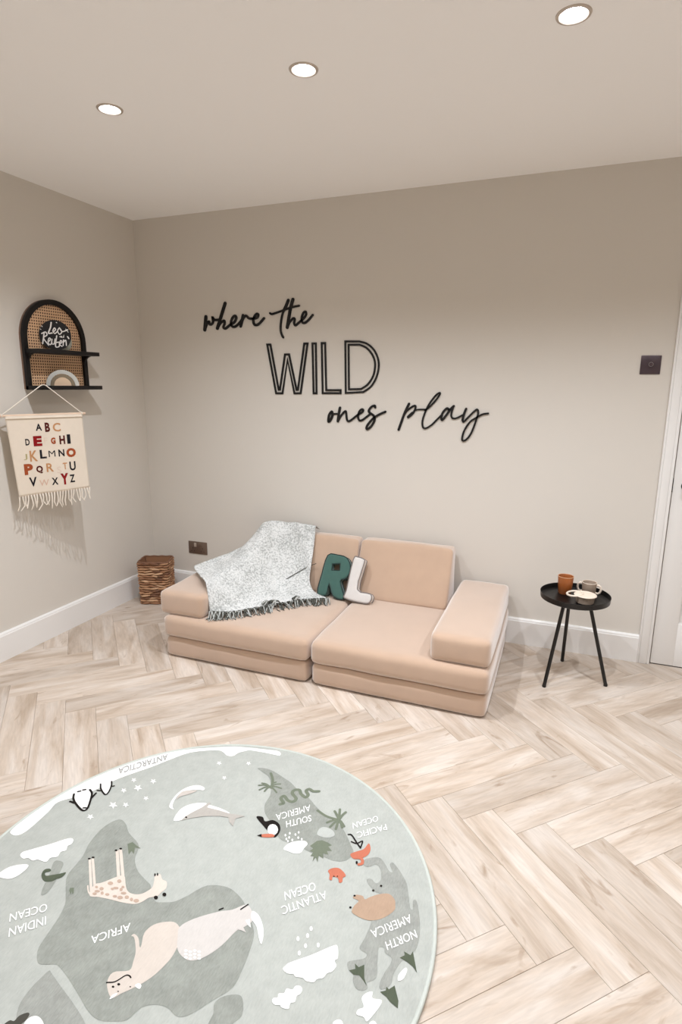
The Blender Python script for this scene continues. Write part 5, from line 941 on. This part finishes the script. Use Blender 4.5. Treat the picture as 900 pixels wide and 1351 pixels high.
c_ = mesh_obj('canvas', V, F, MAT['cloth'], ban, True); sm = c_.modifiers.new('thickness', 'SOLIDIFY'); sm.thickness = 0.0016; sm.offset = 0
tube('hem', [bp3(0.022+0.374*k/12, 1.2355, wav(0.2, 1.24)+0.0035) for k in range(13)], 0.0035, MAT['cloth'], ban, 8)
random.seed(9)
for k in range(26):
    s_ = 0.046+0.356*k/25; z0 = 0.843+0.007*k/25; ln = random.uniform(0.062, 0.088)
    j1, j2 = random.uniform(-.010, .010), random.uniform(-.016, .016)
    tube('tassel', [bp3(s_, z0, wav(s_, z0)), bp3(s_+j1*0.3, z0-ln*0.3, 0.003), bp3(s_+j1, z0-ln*0.65, random.uniform(-.004,.004)), bp3(s_+j2, z0-ln, random.uniform(-.005,.005))], [0.0042, 0.0034, 0.0038, 0.0024], MAT['cord'], ban, 6)
BCOL = {'k': (38,36,40), 'd': (84,34,30), 't': (190,140,98), 'r': (140,30,32), 'p': (222,202,186), 'u': (160,80,48), 'o': (176,164,120), 'b': (214,178,158)}
BM = {k: simple('banner_ink_'+k, v, 0.9, spec=0.1, var=0.15, scale=80) for k, v in BCOL.items()}
BOLD = {'k': 0.03, 'd': 0.045, 't': 0.02, 'r': 0.07, 'p': 0.0, 'u': 0.06, 'o': 0.0, 'b': 0.0}
for ch, ck, s_, z, w, h in BANNER_LETTERS:
    tv, tf = text_mesh(ch, 0.0 if ch in 'MW' else (BOLD[ck] if ch not in ('O', 'E', 'Y', 'P') else 0.06))
    V = []
    for q in tv:
        ss = s_+(q.x-0.5)*w; zz = z+(q.y-0.5)*h; V.append(bp3(ss, zz, wav(ss, zz)+0.0016))
    mesh_obj('printed_letter', V, tf, BM[ck], ban)

# ---------------------------------------------------------------- round world map rug
RT = 0.011
rug = thing('round_rug', 'round pale grey world map play rug with animals and white lettering', 'rug', (RUG_C[0], RUG_C[1], 0))
NRG = 128
lathe('pile', [(0, 0.0005), (RUG_R-0.004, 0.0005), (RUG_R, 0.003), (RUG_R-0.0005, 0.009), (RUG_R-0.005, RT), (0, RT)], RUGM['base'], rug, NRG)
tube('binding', [((RUG_R-0.006)*math.cos(2*math.pi*k/NRG), (RUG_R-0.006)*math.sin(2*math.pi*k/NRG), 0.0075) for k in range(NRG)], 0.0062, RUGM['edge'], rug, 8, True)
motifs = {}
for e in RUG_PRINT: motifs.setdefault(e[0], []).append(e)
for order, (mid, ents) in enumerate(motifs.items()):
    Vv, Ff, fm, mats = [], [], [], []
    for idx, (_, nm, col, layer, kind, data, ex) in enumerate(ents):
        z = RT+0.0003+layer*0.00040+0.000012*idx+0.000004*order
        if col not in mats: mats.append(col)
        if kind == 'poly':
            P = catmull(data, True, 4) if ex else [Vector(q) for q in data]
            P = [q if q.length < RUG_R-0.012 else q*((RUG_R-0.012)/q.length) for q in P]
            v2 = P; f2 = tessellate(P)
        elif kind == 'stroke':
            path = catmull(data, False, 4) if len(data) > 2 else [Vector(q) for q in data]
            v2, f2 = stroke_faces(path, ex)
        else:
            p0, p1, p2 = [Vector(q) for q in data]; tv, f2 = text_mesh(ex, 0.0 if 'M' in ex else 0.006)
            v2 = [p0+(p1-p0)*q.x+(p2-p0)*q.y for q in tv]
        b0 = len(Vv); Vv += [Vector((q[0], q[1], z)) for q in v2]
        for f in f2:
            f = tuple(b0+i for i in f); a, b, c = Vv[f[0]], Vv[f[1]], Vv[f[2]]
            if (b-a).cross(c-a).z < 0: f = f[::-1]
            Ff.append(f); fm.append(mats.index(col))
    mesh_obj(ents[0][1], Vv, Ff, [RUGM[m] for m in mats], rug, False, None, fm)
